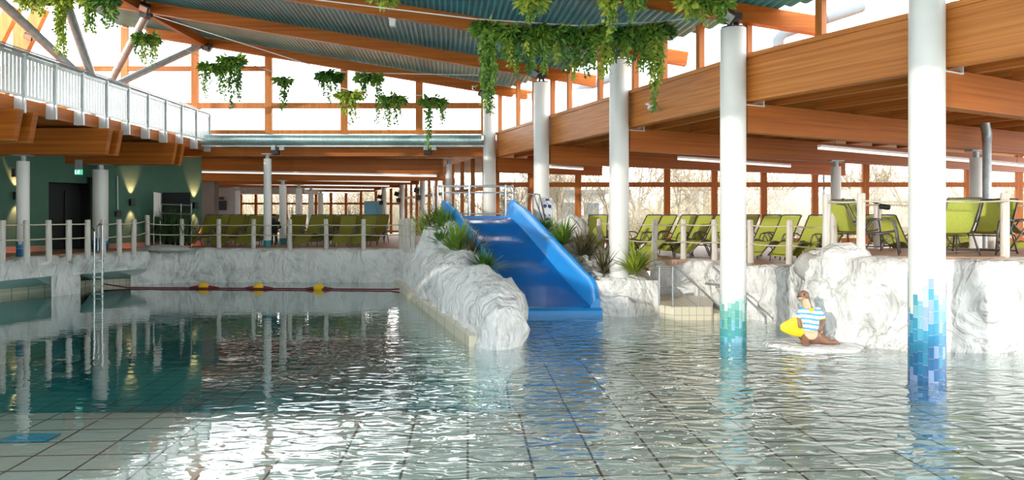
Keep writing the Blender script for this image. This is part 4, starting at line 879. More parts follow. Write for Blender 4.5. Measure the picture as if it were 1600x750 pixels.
def make_recliner(fab):       # the same chair with seat level and no leg rest, turned about
    t = thing('recliner', 'x', 'reclining chair', (0, 0, 0)); w2 = 0.30
    prof = [(0.52, 1.02), (0.42, 0.80), (0.30, 0.56), (0.20, 0.42), (0.10, 0.38), (-0.10, 0.385), (-0.36, 0.43)]
    def sling(i0, i1, nm):
        m = MB(); r = [[(x, y, z-0.012*(1-(x/w2)**2)) for x in [-w2+0.02+(2*w2-0.04)*k/6 for k in range(7)]] for (y, z) in prof[i0:i1+1]]
        m.grid(r); m.grid([[(x, y, z-0.008) for x, y, z in q] for q in r]); return m.build(nm, fab, t, smooth=True)
    sling(0, 3, 'backrest'); sling(3, 6, 'seat')
    for s in (-1, 1):
        m = MB(); m.tube([(s*w2, y, z) for y, z in prof], 0.018, 8); m.build('side_frame', M['frame'], t, smooth=True)
        m = MB(); m.tube([(s*(w2+.03), 0.34, 0.60), (s*(w2+.05), 0.1, 0.63), (s*(w2+.05), -0.22, 0.65), (s*(w2+.05), -0.32, 0.61), (s*(w2+.05), -0.37, 0.45), (s*(w2+.04), -0.42, 0.0)], 0.017, 8); m.build('armrest', M['frame'], t, smooth=True)
        m = MB(); m.tube([(s*(w2+.04), 0.05, 0.62), (s*(w2+.04), 0.24, 0.3), (s*(w2+.04), 0.42, 0.0)], 0.016, 8); m.build('leg', M['frame'], t, smooth=True)
    m = MB(); m.tube([(-w2, 0.52, 1.02), (w2, 0.52, 1.02)], 0.02, 8); m.build('head_bar', M['frame'], t, smooth=True)
    for yy, zz in ((0.40, 0.06), (-0.40, 0.08), (0.0, 0.34)): m = MB(); m.tube([(-w2-.04, yy, zz), (w2+.04, yy, zz)], 0.014, 6); m.build('cross_bar', M['frame'], t)
    return t
def place(proto, first, px, Y, z, rz, label, group, s=1.0):
    o = proto if first else copy_tree(proto)
    o.location = (X(px, Y), Y, z); o.rotation_euler = (0, 0, rz); o.scale = (s, s, s); tag(o, label, None, group); return o
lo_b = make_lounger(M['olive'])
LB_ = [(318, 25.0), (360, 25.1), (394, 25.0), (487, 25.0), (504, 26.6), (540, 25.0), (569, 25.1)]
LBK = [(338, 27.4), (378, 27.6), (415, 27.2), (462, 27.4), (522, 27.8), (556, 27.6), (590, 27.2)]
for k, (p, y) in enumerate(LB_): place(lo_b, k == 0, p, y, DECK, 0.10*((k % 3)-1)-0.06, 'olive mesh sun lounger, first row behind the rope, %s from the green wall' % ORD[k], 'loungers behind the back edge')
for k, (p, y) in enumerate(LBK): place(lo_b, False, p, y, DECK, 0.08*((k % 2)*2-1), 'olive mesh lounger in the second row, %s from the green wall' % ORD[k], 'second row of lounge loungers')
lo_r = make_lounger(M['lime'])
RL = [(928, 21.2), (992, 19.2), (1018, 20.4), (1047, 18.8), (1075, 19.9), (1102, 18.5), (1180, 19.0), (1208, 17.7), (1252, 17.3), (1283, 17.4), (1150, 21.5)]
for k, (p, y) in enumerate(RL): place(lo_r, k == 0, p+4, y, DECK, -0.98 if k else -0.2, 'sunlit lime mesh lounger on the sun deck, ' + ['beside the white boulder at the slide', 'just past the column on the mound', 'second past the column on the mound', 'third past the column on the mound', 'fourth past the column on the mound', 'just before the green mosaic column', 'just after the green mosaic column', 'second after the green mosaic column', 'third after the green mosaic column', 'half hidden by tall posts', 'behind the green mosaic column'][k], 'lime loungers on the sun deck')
RB = [(1383, 18.5), (1408, 17.2), (1510, 17.0), (1558, 17.6), (1462, 18.2)]
for k, (p, y) in enumerate(RB): place(lo_r, False, p, y, DECK, 0.1, 'lime mesh lounger behind the higher platform, ' + ['partly hidden by a tall rope post', 'between the rope post and the blue mosaic column', 'just past the blue mosaic column', 'beside the silver down pipe', 'hidden behind the blue mosaic column'][k], 'lime loungers behind the platform')
rc = make_recliner(M['lime'])
RC = [(1366, 13.1, 1.05, 'lime reclining chair on the higher platform with its arms stretched towards the blue mosaic column'), (1334, 14.2, 2.2, 'lime reclining chair on the higher platform, turned away at the slim column'), (1481, 13.0, 3.14, 'lime reclining chair showing its back just past the blue mosaic column'), (1542, 13.1, -1.0, 'lime reclining chair with its arms towards the tall end post'), (1606, 13.2, 1.2, 'lime reclining chair cut by the picture edge')]
for k, (p, y, r, l) in enumerate(RC): place(rc, k == 0, p, y, PLAT, r, l, 'reclining chairs on the higher platform', 0.95)
# ------------------------------------------------------------------ dark figure among the lounge chairs
fg = thing('dark_statue', 'small dark standing statue in black coat and olive trousers between two lounge columns', 'statue', (X(428, 26.0), 26.0, DECK))
b = MB()
for s in (-1, 1): cap(b, (s*0.07, 0, 0.50), (s*0.075, 0, 0.05), 0.075, 0.05, 10, 5); b.ball((s*0.075, -0.05, 0.03), (0.05, 0.09, 0.035), 10)
me = remesh(b, 0.02, 3); link_mesh(me, 'trousers', [M['trousers']], fg)
b = MB(); b.ball((0, 0, 0.52), (0.15, 0.11, 0.12), 14); b.ball((0, 0, 0.70), (0.165, 0.11, 0.16), 14); cap(b, (0, 0, 0.80), (0, 0, 0.92), 0.07, 0.05, 10, 3)
cap(b, (-0.16, 0, 0.78), (-0.2, -0.02, 0.58), 0.055, 0.045, 10, 4); cap(b, (0.16, 0, 0.78), (0.25, -0.06, 0.62), 0.055, 0.045, 10, 4); cap(b, (0.25, -0.06, 0.62), (0.14, -0.14, 0.55), 0.042, 0.035, 10, 4)
me = remesh(b, 0.02, 3); link_mesh(me, 'coat', [M['coat']], fg)
b = MB(); b.ball((0, 0, 0.98), (0.075, 0.09, 0.10), 14); b.ball((0, -0.085, 0.97), (0.015, 0.02, 0.02), 8); b.build('head', M['otter'], fg, smooth=True, local=True)
b = MB(); b.ball((0, 0.01, 1.035), (0.085, 0.10, 0.055), 14); b.build('cap', M['coat'], fg, smooth=True, local=True)
# ------------------------------------------------------------------ sconces, signs, boxes
def sconce(px, Y0, pz, label):
    q = on_wall(px); z = EYE+(HOR-pz)/F*q.y; c = q+gn*0.10; c.z = z
    t = thing('wall_sconce', label, 'lamp', (c.x, c.y, z), group='up and down wall lights')
    m = MB(); m.box(c, (0.13, 0.15, 0.22), math.atan2(gd.y, gd.x)); m.build('housing', M['black'], t, bevel=0.01)
    for s in (1, -1):
        l = bpy.data.lights.new('sconce_spot', 'SPOT'); l.energy = 150 if s > 0 else 85; l.color = (1, 0.38, 0.22); l.spot_size = math.radians(48); l.spot_blend = 0.7; l.shadow_soft_size = 0.03
        lo = bpy.data.objects.new('sconce_spot', l); COL.objects.link(lo); lo.parent = t; lo.location = gn*0.02+Vector((0, 0, s*0.13))
        lo.rotation_euler = (Vector((0, 0, s))-gn*0.20).to_track_quat('-Z', 'Y').to_euler()
sconce(24, 0, 306, 'black wall sconce on the green wall behind the white column with navy foot')
sconce(204, 0, 316, 'black wall sconce on the green wall just past the dark doorway')
sconce(303, 0, 321, 'black wall sconce at the far end of the green wall near the taupe pier')
def on_green(px, py, off=0.08):
    q = on_wall(px)+gn*off; return Vector((q.x, q.y, EYE+(HOR-py)/F*q.y))
for (a, l) in (((22, 270), 'black wall loudspeaker above the sconce near the picture edge'), ((140, 283), 'black wall loudspeaker beside the thick white column')):
    c = on_green(*a, 0.14); t = thing('loudspeaker', l, 'loudspeaker', c, group='loudspeakers on the green wall')
    m = MB(); m.box(c, (0.18, 0.2, 0.24), math.atan2(gd.y, gd.x)); m.build('cabinet', M['black'], t, bevel=0.015)
    m = MB(); m.box(c+gn*0.11, (0.14, 0.01, 0.2), math.atan2(gd.y, gd.x)); m.build('grille', M['darksteel'], t)
c = on_green(183, 334); t = thing('wall_phone', 'small black phone box on the green wall under a conduit', 'phone', c)
m = MB(); m.box(c, (0.16, 0.12, 0.18), math.atan2(gd.y, gd.x)); m.build('case', M['black'], t, bevel=0.01)
m = MB(); m.tube([on_green(183, 327, 0.05), on_green(182, 275, 0.05)], 0.022, 8); m.build('conduit', M['galv'], t)
ex = P(123, 269, 20.6); t = thing('exit_sign', 'green hanging exit sign with a white running figure above the doorway', 'sign', ex)
m = MB(); m.box(ex, (0.20, 0.05, 0.14)); m.build('panel', M['exit'], t)
m = MB(); m.ball(ex+Vector((0.02, -.03, .045)), 0.012, 8); m.beam(ex+Vector((.02, -.03, .03)), ex+Vector((0, -.03, -.005)), 0.02, 0.02); m.beam(ex+Vector((0, -.03, -.005)), ex+Vector((.025, -.03, -.05)), .012, .012); m.beam(ex+Vector((0, -.03, -.005)), ex+Vector((-.035, -.03, -.03)), .012, .012); m.beam(ex+Vector((.02, -.03, .02)), ex+Vector((.05, -.03, .0)), .01, .01); m.beam(ex+Vector((-.07, -.03, -.05)), ex+Vector((-.07, -.03, .05)), .012, .03); m.build('pictogram', M['exit_w'], t)
m = MB(); m.box(ex+Vector((0, 0, .21)), (0.2, 0.02, 0.28)); m.build('hanger', M['galv'], t)
# info board on two legs
ib = thing('info_board', 'narrow pale info board on steel legs in front of the dark reeds', 'sign', (X(246, 23.75), 23.75, DECK))
m = MB(); m.add([P(240, 300, 23.7), P(251, 302, 23.85), P(251, 339, 23.85), P(240, 338, 23.7)]+[v+Vector((0, .02, 0)) for v in (P(240, 300, 23.7), P(251, 302, 23.85), P(251, 339, 23.85), P(240, 338, 23.7))], [(0, 1, 2, 3), (7, 6, 5, 4), (0, 4, 5, 1), (1, 5, 6, 2), (2, 6, 7, 3), (3, 7, 4, 0)]); m.build('board', M['board'], ib)
for p, y in ((240.5, 23.72), (250.5, 23.87)): m = MB(); m.tube([P(p, 338, y), Vector((X(p, y), y, DECK))], 0.018, 8); m.build('leg', M['steel'], ib)
tr_ = thing('plant_rack', 'steel two bar rack holding the tall reeds by the info board', 'rack', (X(275, 24.0), 24.0, DECK))
for py_ in (319, 333): m = MB(); m.tube([P(251, py_, 24.0), P(300, py_+2, 24.2)], 0.022, 8); m.build('bar', M['galv'], tr_)
for p in (252, 283, 299): m = MB(); m.tube([P(p, 318, 24.1), Vector((X(p, 24.1), 24.1, DECK))], 0.018, 8); m.build('post', M['galv'], tr_)
m = MB(); m.box((X(274, 24.4), 24.4, 2.0), (1.0, 0.06, 1.75)); tag(m.build('back_screen', M['dark']), 'dark screen panel behind the tall reeds', 'screen')
sc = thing('wall_screen', 'dark square wall screen on the pale wall far back in the lounge', 'screen', P(346, 321, 35.2)); m = MB(); m.box(P(346, 321, 35.25), (0.46, 0.06, 0.46)); m.build('panel', M['black'], sc); m = MB(); m.box(P(343, 310, 35.28), (0.42, 0.04, 0.12)); m.build('header_strip', M['taupe'], sc)
# spotlights along lounge windows, small cameras, white sensor box
for k, (p, q, y) in enumerate([(652, 303, 29.62), (621, 308, 32.92), (594, 312, 35.92)]):
    c = P(p, q, y); t = thing('window_spotlight', 'pair of black spotlights on the lounge window columns, %s from the slide' % ORD[k], 'spotlight', c, group='spotlights along the lounge windows')
    for dz in (0.14, -0.14): m = MB(); m.box(c+Vector((-.03 if dz > 0 else .05, 0, dz)), (0.19, 0.2, 0.19), M=Matrix.Rotation(0.3 if dz > 0 else 0, 3, 'Y')); m.build('lamp_head', M['black'], t, bevel=0.02)
    m = MB(); m.tube([c+Vector((.05, .05, .3)), c+Vector((.05, .05, -.3))], 0.02, 6); m.build('bar', M['darksteel'], t)
def camera_obj(c, label, rz=0.0, mm='white'):
    t = thing('security_camera', label, 'camera', c, rz=rz, group='small cameras'); 
    m = MB(); m.tube([(0, .02, 0), (0, -.16, -.03)], 0.055, 12); m.build('body', M[mm], t, smooth='auto', local=True)
    m = MB(); m.tube([(0, -.155, -.03), (0, -.175, -.033)], 0.042, 12); m.build('lens', M['black'], t, local=True)
    m = MB(); m.tube([(0, 0, 0), (0, .10, .08)], 0.02, 8); m.cyl((0, .10), 0.05, .06, .1, 10); m.build('mount', M[mm], t, local=True)
camera_obj(P(1016, 168, 15.2), 'white round camera on the fascia beside the tall column on the mound', 0.3)
camera_obj(P(740, 138, 24.2), 'white round camera under the lowest roof beam at the duct end', 0.2)
camera_obj(P(1376, 322, 14.9), 'small black camera on the rear rope post of the platform', 1.4, 'black')
m = MB(); c = P(614, 36, 16.4); m.box(c, (0.14, 0.14, 0.16)); m.box(c+Vector((0, 0, .1)), (.18, .18, .05)); tag(m.build('motion_sensor', M['white'], bevel=0.02), 'white sensor box under the teal roof between two beams', 'sensor')
def floodlight(c, label, tilt=0.6):
    t = thing('floodlight', label, 'lamp', c, group='black floodlights under the roof')
    m = MB(); R = Matrix.Rotation(tilt, 3, 'X')@Matrix.Rotation(0.5, 3, 'Y'); m.box(c, (0.26, 0.18, 0.22), M=R); m.build('housing', M['black'], t, bevel=0.02)
    m = MB(); m.box(c+R@Vector((0, -.095, 0)), (0.2, 0.02, 0.16), M=R); m.build('lens', M['steel'], t)
    m = MB(); m.beam(c+Vector((0, 0, .1)), c+Vector((0, 0.02, .26)), 0.05, 0.03); m.build('arm', M['darksteel'], t)
floodlight(P(226, 12, 19.9), 'black floodlight at the strut head of the second roof beam')
floodlight(P(834, 113, 20.0), 'black floodlight at the head of the column with the small sign')
floodlight(P(1134, 24, 12.2), 'black floodlight at the head of the green mosaic column')
floodlight(P(754, 146, 24.1), 'black floodlight at the end of the lowest roof beam')
floodlight(P(46, 56, 23.3), 'small black floodlight on a slanting timber beyond the balcony')
# ------------------------------------------------------------------ spiky plants on the rocks
def tuft(px, py, Y, h, spread, n, mm, label, wd=0.02, seed=0, group=None, droop=0.5, cat='plant', name='spiky_plant', stem=True):
    base = P(px, py, Y); t = thing(name, label, cat, base, group=group); rnd = random.Random(seed+int(px))
    for part, cnt in (('leaf_cluster', n),):
        m = MB()
        for i in range(cnt):
            a = rnd.uniform(0, 2*PI); el = rnd.uniform(0.25, 1.45); L = h*rnd.uniform(0.6, 1.1); s = spread
            d = Vector((math.cos(a)*math.cos(el)*s, math.sin(a)*math.cos(el)*s, math.sin(el))); d.normalize()
            sd = Vector((-math.sin(a), math.cos(a), 0)); pts = []; ns = 5
            for k in range(ns+1):
                f = k/ns; q = base+Vector((0, 0, 0.02))+d*L*f+Vector((math.cos(a), math.sin(a), 0))*(droop*0.25*L*f*f)-Vector((0, 0, droop*L*0.35*f**2.5*math.cos(el)))
                ww = wd*(0.5+1.2*f)*(1-f)**0.7 if f < 1 else 0.001
                ww = max(ww, 0.002); pts.append([q-sd*ww, q+sd*ww+Vector((0, 0, ww*0.3))])
            m.grid(pts)
        m.build(part, M[mm], t)
    if stem:
        m = MB(); m.tube([base-Vector((0, 0, .12)), base+Vector((0, 0, h*0.16))], [0.035, 0.02], 7); m.build('stem', M['bark'] if mm != 'dleaf' else M['dleaf'], t)
    return t
TF = [(664, 372, 20.2, .62, .8, 70, 'yleaf', 'tall straw-green grass at the top corner of the rock island'), (678, 366, 20.0, .66, .7, 70, 'dleaf', 'brown-tinged grass between the green tufts at the top of the rock island'), (697, 366, 19.6, .66, .9, 110, 'leaf', 'thick green grass tuft next to the slide top'),
      (690, 384, 18.8, .36, 1.2, 60, 'fern', 'low broad-leaved plant spilling over the rock island'), (714, 400, 17.6, .60, 1.0, 100, 'leaf', 'bright green arching tuft halfway down the rock island'), (738, 404, 17.3, .55, .8, 50, 'dleaf', 'dark purple spiky plant halfway down the slide'), (757, 430, 16.4, .48, .9, 90, 'fern', 'lowest green tuft leaning over the slide wall'), (722, 384, 18.3, .5, .9, 70, 'yleaf', 'yellow-green tuft touching the slide wall'),
      (852, 372, 19.0, .42, 1.3, 90, 'fern', 'low dark fern beside the top of the slide, on the mound'), (880, 384, 18.0, .58, .9, 110, 'leaf', 'upright green yucca-like tuft on the mound'), (908, 402, 17.1, .56, .9, 60, 'dleaf', 'dark spiky plant in the middle of the mound'), (921, 402, 17.3, .50, .8, 60, 'dleaf', 'second dark spiky plant leaning right of the first on the mound'),
      (943, 430, 16.25, .55, .9, 60, 'dleaf', 'dark spiky plant just before the column on the mound'), (992, 430, 16.2, .56, .9, 120, 'yleaf', 'bright yellow-green tuft right of the column on the mound')]
for k, (p, q, y, h, s, n, mm, l) in enumerate(TF): tuft(p, q, y, h*1.35, s, int(n*1.3), mm, l, wd=0.030 if mm in ('fern', 'yleaf', 'leaf') else 0.020, seed=k, group='plants on the rocks')
for k, (p, y) in enumerate([(238, 23.75), (256, 23.8), (266, 23.95), (274, 23.8), (283, 23.95), (292, 23.85)]):
    tuft(p, 384, y, 1.35, .35, 60, 'reed', 'tall dark reeds in the rack by the info board, clump %s from the left' % ORD[k], wd=0.012, seed=30+k, group='reeds by the info board', droop=0.25, cat='reeds', name='reed_clump')
for k, (p, y, h) in enumerate([(300, 27, 1.75), (312, 28, 1.7), (545, 30.5, 1.7), (557, 31.5, 1.6), (600, 30.0, 1.5), (455, 30, 1.7), (462, 30.5, 1.5)]):
    m = tuft(p, EYE and 335+(EYE-DECK)*F/y, y, h, .3, 26, 'reed', 'tall thin ornamental grass rising behind the lounge chairs, %s from the green wall' % ORD[[0, 1, 4, 5, 6, 2, 3][k]], wd=0.014, seed=60+k, group='lounge grasses', droop=0.2, cat='plant', name='tall_grass')
# ------------------------------------------------------------------ hanging plants
LEAFM = ['leaf', 'fern', 'yleaf']
def leaf(m, q, d, nrm, L, wd):
    sd = d.cross(nrm)
    if sd.length < 1e-4: sd = Vector((1, 0, 0))
    sd.normalize(); up = sd.cross(d)
    m.add([q, q+d*L*0.45+sd*wd-up*wd*.25, q+d*L-up*L*0.12, q+d*L*0.45-sd*wd-up*wd*.25, q+d*L*0.45+up*wd*.2], [(0, 1, 4), (1, 2, 4), (2, 3, 4), (3, 0, 4)])
def rvec(r): 
    v = Vector((r.gauss(0, 1), r.gauss(0, 1), r.gauss(0, 1))); return v.normalized()
def hanging(px, py, Y, wpx, strands, label, mm=('leaf', 'fern'), dens=1.0, seed=0, crown=True, group='hanging plants', fern=False, cable=True):
    """px, py: where it hangs; strands: list of (dx px, length px)"""
    c = P(px, py, Y); s = Y/F; t = thing('hanging_plant', label, 'plant', c, group=group); r = random.Random(seed*31+int(px)); wd = wpx*s
    if crown:
        m = MB(); R = wd*0.5
        for i in range(int(110*dens*max(0.6, wd/0.6))):
            v = rvec(r); q = c+Vector((v.x*R*0.75, v.y*0.16, -0.12+abs(v.z)*0.10*r.uniform(-1.4, 1)))
            d = Vector((v.x*0.8+r.gauss(0, .3), v.y+r.gauss(0, .3), r.uniform(-0.9, 0.35))).normalized()
            leaf(m, q, d, rvec(r), r.uniform(0.14, 0.25), r.uniform(0.032, 0.055))
        m.build('leafy_crown', M[mm[0]], t)
        if fern:
            m = MB()
            for i in range(int(26*dens)):
                a = r.uniform(0, 2*PI); L = r.uniform(0.25, 0.42); d = Vector((math.cos(a), math.sin(a)*0.7, r.uniform(0.1, 0.9))); sd = Vector((-math.sin(a), math.cos(a), 0)); g = []
                for k in range(6):
                    f = k/5; q = c+Vector((0, 0, -.08))+d*L*f-Vector((0, 0, 0.35*L*f*f*2)); w_ = 0.04*math.sin(PI*min(.98, f*0.9+0.08)); g.append([q-sd*w_, q+sd*w_])
                m.grid(g)
            m.build('fern_fronds', M['fern'], t)
        m = MB(); m.ball(c+Vector((0, 0, -0.10)), (R*0.45, 0.10, 0.08), 10); m.build('planter', M['coat'], t)
    for j, (dx, L) in enumerate(strands):
        m = MB(); L *= s; x0 = c+Vector((dx*s, r.uniform(-.08, .08), -0.05)); n = int(L*66*dens)+4; path = []; sw = r.uniform(-.04, .04)
        for i in range(n):
            f = i/n; q = x0+Vector((sw*math.sin(f*3)+r.gauss(0, .03), r.gauss(0, .03), -L*f))
            d = Vector((r.gauss(0, .6), r.gauss(0, .6), -0.6)).normalized(); big = 1.0-0.35*f
            leaf(m, q, d, rvec(r), r.uniform(0.09, 0.15)*big, r.uniform(0.026, 0.044)*big)
        m.tube([x0, x0+Vector((sw*.6, 0, -L*0.5)), x0+Vector((sw*.1, 0, -L*0.97))], 0.006, 4)
        m.build('trailing_vine', M[mm[j % len(mm)]], t)
    return t
hanging(335, 97, 19, 44, [(-14, 52), (-6, 30), (4, 42), (12, 28), (-16, 40)], 'hanging plant at the balcony end, the lower of two side by side', seed=1, dens=1.3)
hanging(362, 86, 19, 42, [(-10, 68), (0, 82), (8, 62), (14, 70), (-4, 55), (12, 50)], 'bushy hanging plant with long strands next to the balcony end', seed=2, dens=1.4)
hanging(443, 118, 20, 24, [(-3, 50), (3, 46), (0, 38)], 'small single hanging plant before the high back windows', seed=3, dens=1.3)
hanging(515, 111, 19.5, 44, [(-8, 36), (2, 48), (12, 30), (-14, 24)], 'dark hanging plant, upper one just right of a window post', seed=4, mm=('fern', 'leaf'), dens=1.3, fern=True)
hanging(545, 140, 19.2, 40, [(-6, 36), (4, 52), (10, 40), (-12, 26)], 'yellow-green hanging plant below its darker neighbours', seed=5, mm=('yleaf', 'leaf'), dens=1.4)
hanging(576, 114, 19.5, 46, [(-12, 40), (12, 76), (16, 60), (-4, 34)], 'hanging plant with one long dark strand left of the lower leafy one', seed=6, mm=('leaf', 'fern'), dens=1.3, fern=True)
hanging(616, 147, 19.2, 40, [(-10, 52), (4, 44), (10, 32), (-14, 36)], 'hanging plant low in front of the high back windows, second from the long vine', seed=7, dens=1.4)
hanging(677, 150, 19.6, 42, [(-8, 78), (-6, 60), (14, 42), (16, 34)], 'hanging plant whose long vine reaches the spotlight on the duct', seed=8, mm=('leaf', 'fern'), dens=1.4)
hanging(230, 52, 18, 40, [(-10, 40), (0, 44), (10, 48), (14, 36), (-14, 30)], 'round hanging plant in front of the steel strut', seed=9, dens=1.5, mm=('leaf', 'yleaf'))
hanging(96, -12, 15.5, 22, [(-2, 92), (2, 78), (4, 95), (-5, 60)], 'longest trailing plant above the balcony railing', seed=10, mm=('yleaf', 'leaf'), dens=2.0)
hanging(52, -14, 15.5, 50, [(-14, 28), (-6, 26), (4, 30), (14, 36), (18, 34)], 'yellow-green plant hanging into the picture above the balcony corner', seed=11, mm=('yleaf', 'leaf'), dens=1.6)
hanging(137, -14, 15.5, 22, [(-3, 58), (3, 52), (0, 46), (4, 60)], 'yellow trailing plant beside the dark one over the balcony', seed=12, mm=('yleaf', 'leaf'), dens=1.8)
hanging(167, -12, 15.5, 30, [(-6, 46), (4, 52), (8, 48), (12, 30)], 'dark trailing plant over the balcony with a small bushy end', seed=13, mm=('fern', 'leaf'), dens=1.6)
hanging(600, -14, 13.6, 40, [(-4, 22), (2, 18), (8, 14)], 'tip of a plant hanging in from above the roof beam', seed=14, mm=('yleaf',), dens=1.0)
hanging(832, -16, 12.2, 46, [(-16, 30), (-8, 46), (0, 44), (8, 36), (16, 30)], 'fine-leaved plant hanging into the picture above the long garland', seed=15, mm=('yleaf', 'leaf'), dens=1.4)
hanging(954, -16, 12.0, 22, [(-3, 66), (2, 62), (6, 40)], 'large-leaved yellow-green vine hanging over the garland', seed=16, mm=('yleaf', 'leaf'), dens=1.2)
hanging(990, -16, 12.0, 24, [(-4, 46), (4, 22), (12, 24)], 'short leafy vine above the end of the garland', seed=17, mm=('leaf', 'yleaf'), dens=1.1)
hanging(1076, -14, 11.4, 26, [(-4, 38), (4, 40), (8, 26)], 'light green vine next to the head of the green mosaic column', seed=18, mm=('yleaf', 'leaf'), dens=1.3)
hanging(1098, -14, 11.4, 24, [(-4, 36), (2, 48), (8, 30)], 'leafy vine with a pointed end left of the black floodlight', seed=19, mm=('leaf', 'yleaf'), dens=1.3)
hanging(1128, -12, 11.2, 12, [(-2, 42), (2, 40)], 'thin straight vine at the black floodlight', seed=20, mm=('leaf',), dens=1.4)
hanging(1524, -12, 9.6, 26, [(-6, 22), (0, 28), (6, 32)], 'thin vine hanging in front of the fascia near the picture corner', seed=21, mm=('yleaf', 'leaf'), dens=1.0)
GA = [(762, 34, 44, [(-4, 130), (2, 138), (6, 110), (10, 84), (-8, 100)], True), (795, 38, 40, [(-8, 52), (4, 60), (10, 74), (-2, 40)], False), (815, 44, 36, [(-4, 48), (6, 38), (10, 66)], False), (842, 42, 40, [(-8, 62), (2, 40), (6, 68)], True), (866, 40, 44, [(-8, 48), (4, 54), (10, 44)], True), (892, 44, 42, [(-6, 66), (4, 74), (8, 50)], False),
      (914, 44, 40, [(-6, 60), (2, 70), (10, 46)], False), (940, 42, 42, [(-10, 62), (0, 76), (8, 68), (12, 54)], True), (968, 44, 40, [(-8, 48), (6, 40)], False), (990, 42, 44, [(-8, 56), (4, 48), (10, 66)], True), (1014, 40, 44, [(-6, 52), (4, 86), (8, 128), (12, 92), (0, 70)], True), (1030, 36, 30, [(-4, 60), (2, 74)], True)]
GL = ['end plant of the long garland with the longest green strand', 'second plant of the long garland, pale heart-shaped leaves', 'third plant of the long garland from the long strand end', 'dark plant of the long garland above the second column', 'big ferny plant of the long garland', 'garland plant with bright yellow-green strands before the roof beam', 'middle garland plant with pale hanging leaves', 'garland plant left of the column on the mound', 'garland plant in front of the head of the column on the mound', 'dark garland plant just right of the column on the mound', 'garland plant with a long dark strand before the window', 'last plant at the far end of the long garland']
for k, (p, q, wdt, st_, fn) in enumerate(GA): hanging(p, q, 13.4, wdt, st_, GL[k], mm=[('leaf', 'fern'), ('leaf', 'yleaf'), ('fern', 'yleaf')][k % 3], dens=2.0, seed=40+k, fern=fn, group='plants of the long garland')
# cables
def hp(*q): return [P(a, b, c) for a, b, c in q]
CB = [(hp((-60, -14, 15.5), (52, -14, 15.5), (96, -13, 15.5), (137, -14, 15.5), (167, -12, 15.5), (420, -40, 15.5)), 'thin cable above the balcony carrying trailing plants'),
      (hp((112, 22, 18.4), (230, 52, 18), (335, 97, 19), (362, 90, 19), (443, 118, 20), (545, 140, 19.2), (616, 147, 19.2), (677, 150, 19.6), (760, 153, 20)), 'thin cable from the strut along the high back windows'),
      (hp((240, 24, 20.2), (515, 111, 19.5), (576, 114, 19.5), (770, 118, 20)), 'thin cable carrying the two dark hanging plants'),
      (hp((430, -8, 13.4), (745, 30, 13.4), (900, 40, 13.4), (1035, 34, 13.4), (1118, 22, 12.5)), 'thin cable carrying the long garland'),
      (hp((400, -14, 14.2), (600, -14, 13.6), (832, -16, 12.2), (954, -16, 12.0), (990, -16, 12.0), (1076, -14, 11.4), (1098, -14, 11.4), (1128, -12, 11.2), (1300, -14, 10.4), (1524, -12, 9.6), (1650, -10, 9.5)), 'thin cable above the picture carrying the upper vines')]
for a, l in CB: m = MB(); m.tube(a, 0.011, 5); tag(m.build('support_cable', M['white']), l, 'cable', 'cables under the roof')
# ------------------------------------------------------------------ outside: ducts on the flat roof, trees, kiosk, lamps
for pts, l in (([P(1216, 92, 15.5), P(1216, 62, 15.5), P(1224, 52, 15.5), P(1240, 46, 15.6), P(1345, 12, 17)], 'bent grey duct outside the high window between the mosaic columns'), ([P(899, 175, 24), P(899, 150, 24), P(906, 140, 24), P(960, 120, 25)], 'bent grey duct outside the high window behind the long garland')):
    t = thing('roof_duct', l, 'duct', pts[0]); pp_ = [pts[0]]
    m = MB(); m.tube(pts, 0.115 if pts[0].y < 20 else 0.13, 16); m.build('pipe', M['kiosk'], t, smooth='auto')
    q = pts[3].lerp(pts[4] if len(pts) > 4 else pts[3], 0.4)
    m = MB(); d = (pts[-1]-pts[-2]).normalized(); m.tube([q-d*.03, q+d*.03], 0.14, 14); m.build('clamp', M['darksteel'], t)
def grow(m, q, d, L, r, lev, rnd, spread):
    n = 4; pts = [q]; dd = d.copy()
    for i in range(n):
        dd = (dd+Vector((rnd.gauss(0, .10), rnd.gauss(0, .10), rnd.gauss(0.02, .08)))).normalized(); pts.append(pts[-1]+dd*L/n)
    m.tube(pts, [r*(1-0.45*i/n) for i in range(n+1)], 5 if lev < 2 else 3, cap=False)
    if lev >= 4: return
    for i in range({0: 7, 1: 6, 2: 5, 3: 4}[lev]):
        f = rnd.uniform(0.25, 1.0); k = min(n-1, int(f*n)); p = pts[k].lerp(pts[k+1], f*n-k)
        ax = rvec(rnd); nd = (dd*rnd.uniform(0.5, 1.0)+ax*spread+Vector((0, 0, 0.12))).normalized()
        grow(m, p, nd, L*rnd.uniform(0.45, 0.7), r*0.48, lev+1, rnd, spread)
def make_tree(seed, H):
    t = thing('bare_tree', 'x', 'tree', (0, 0, 0)); rnd = random.Random(seed)
    m = MB(); base = Vector((0, 0, -0.1)); pts = [base, Vector((0.03, 0, H*0.16)), Vector((0.0, 0.05, H*0.34))]; m.tube(pts, [H*0.016, H*0.013, H*0.011], 7); m.build('trunk', M['bark'], t, local=True)
    m = MB()
    for i in range(6): grow(m, pts[1].lerp(pts[2], rnd.random()), (rvec(rnd)*0.75+Vector((0, 0, 0.85))).normalized(), H*rnd.uniform(0.34, 0.5), H*0.0075, 1, rnd, 0.62)
    m.build('branches', M['bark'], t, local=True); return t
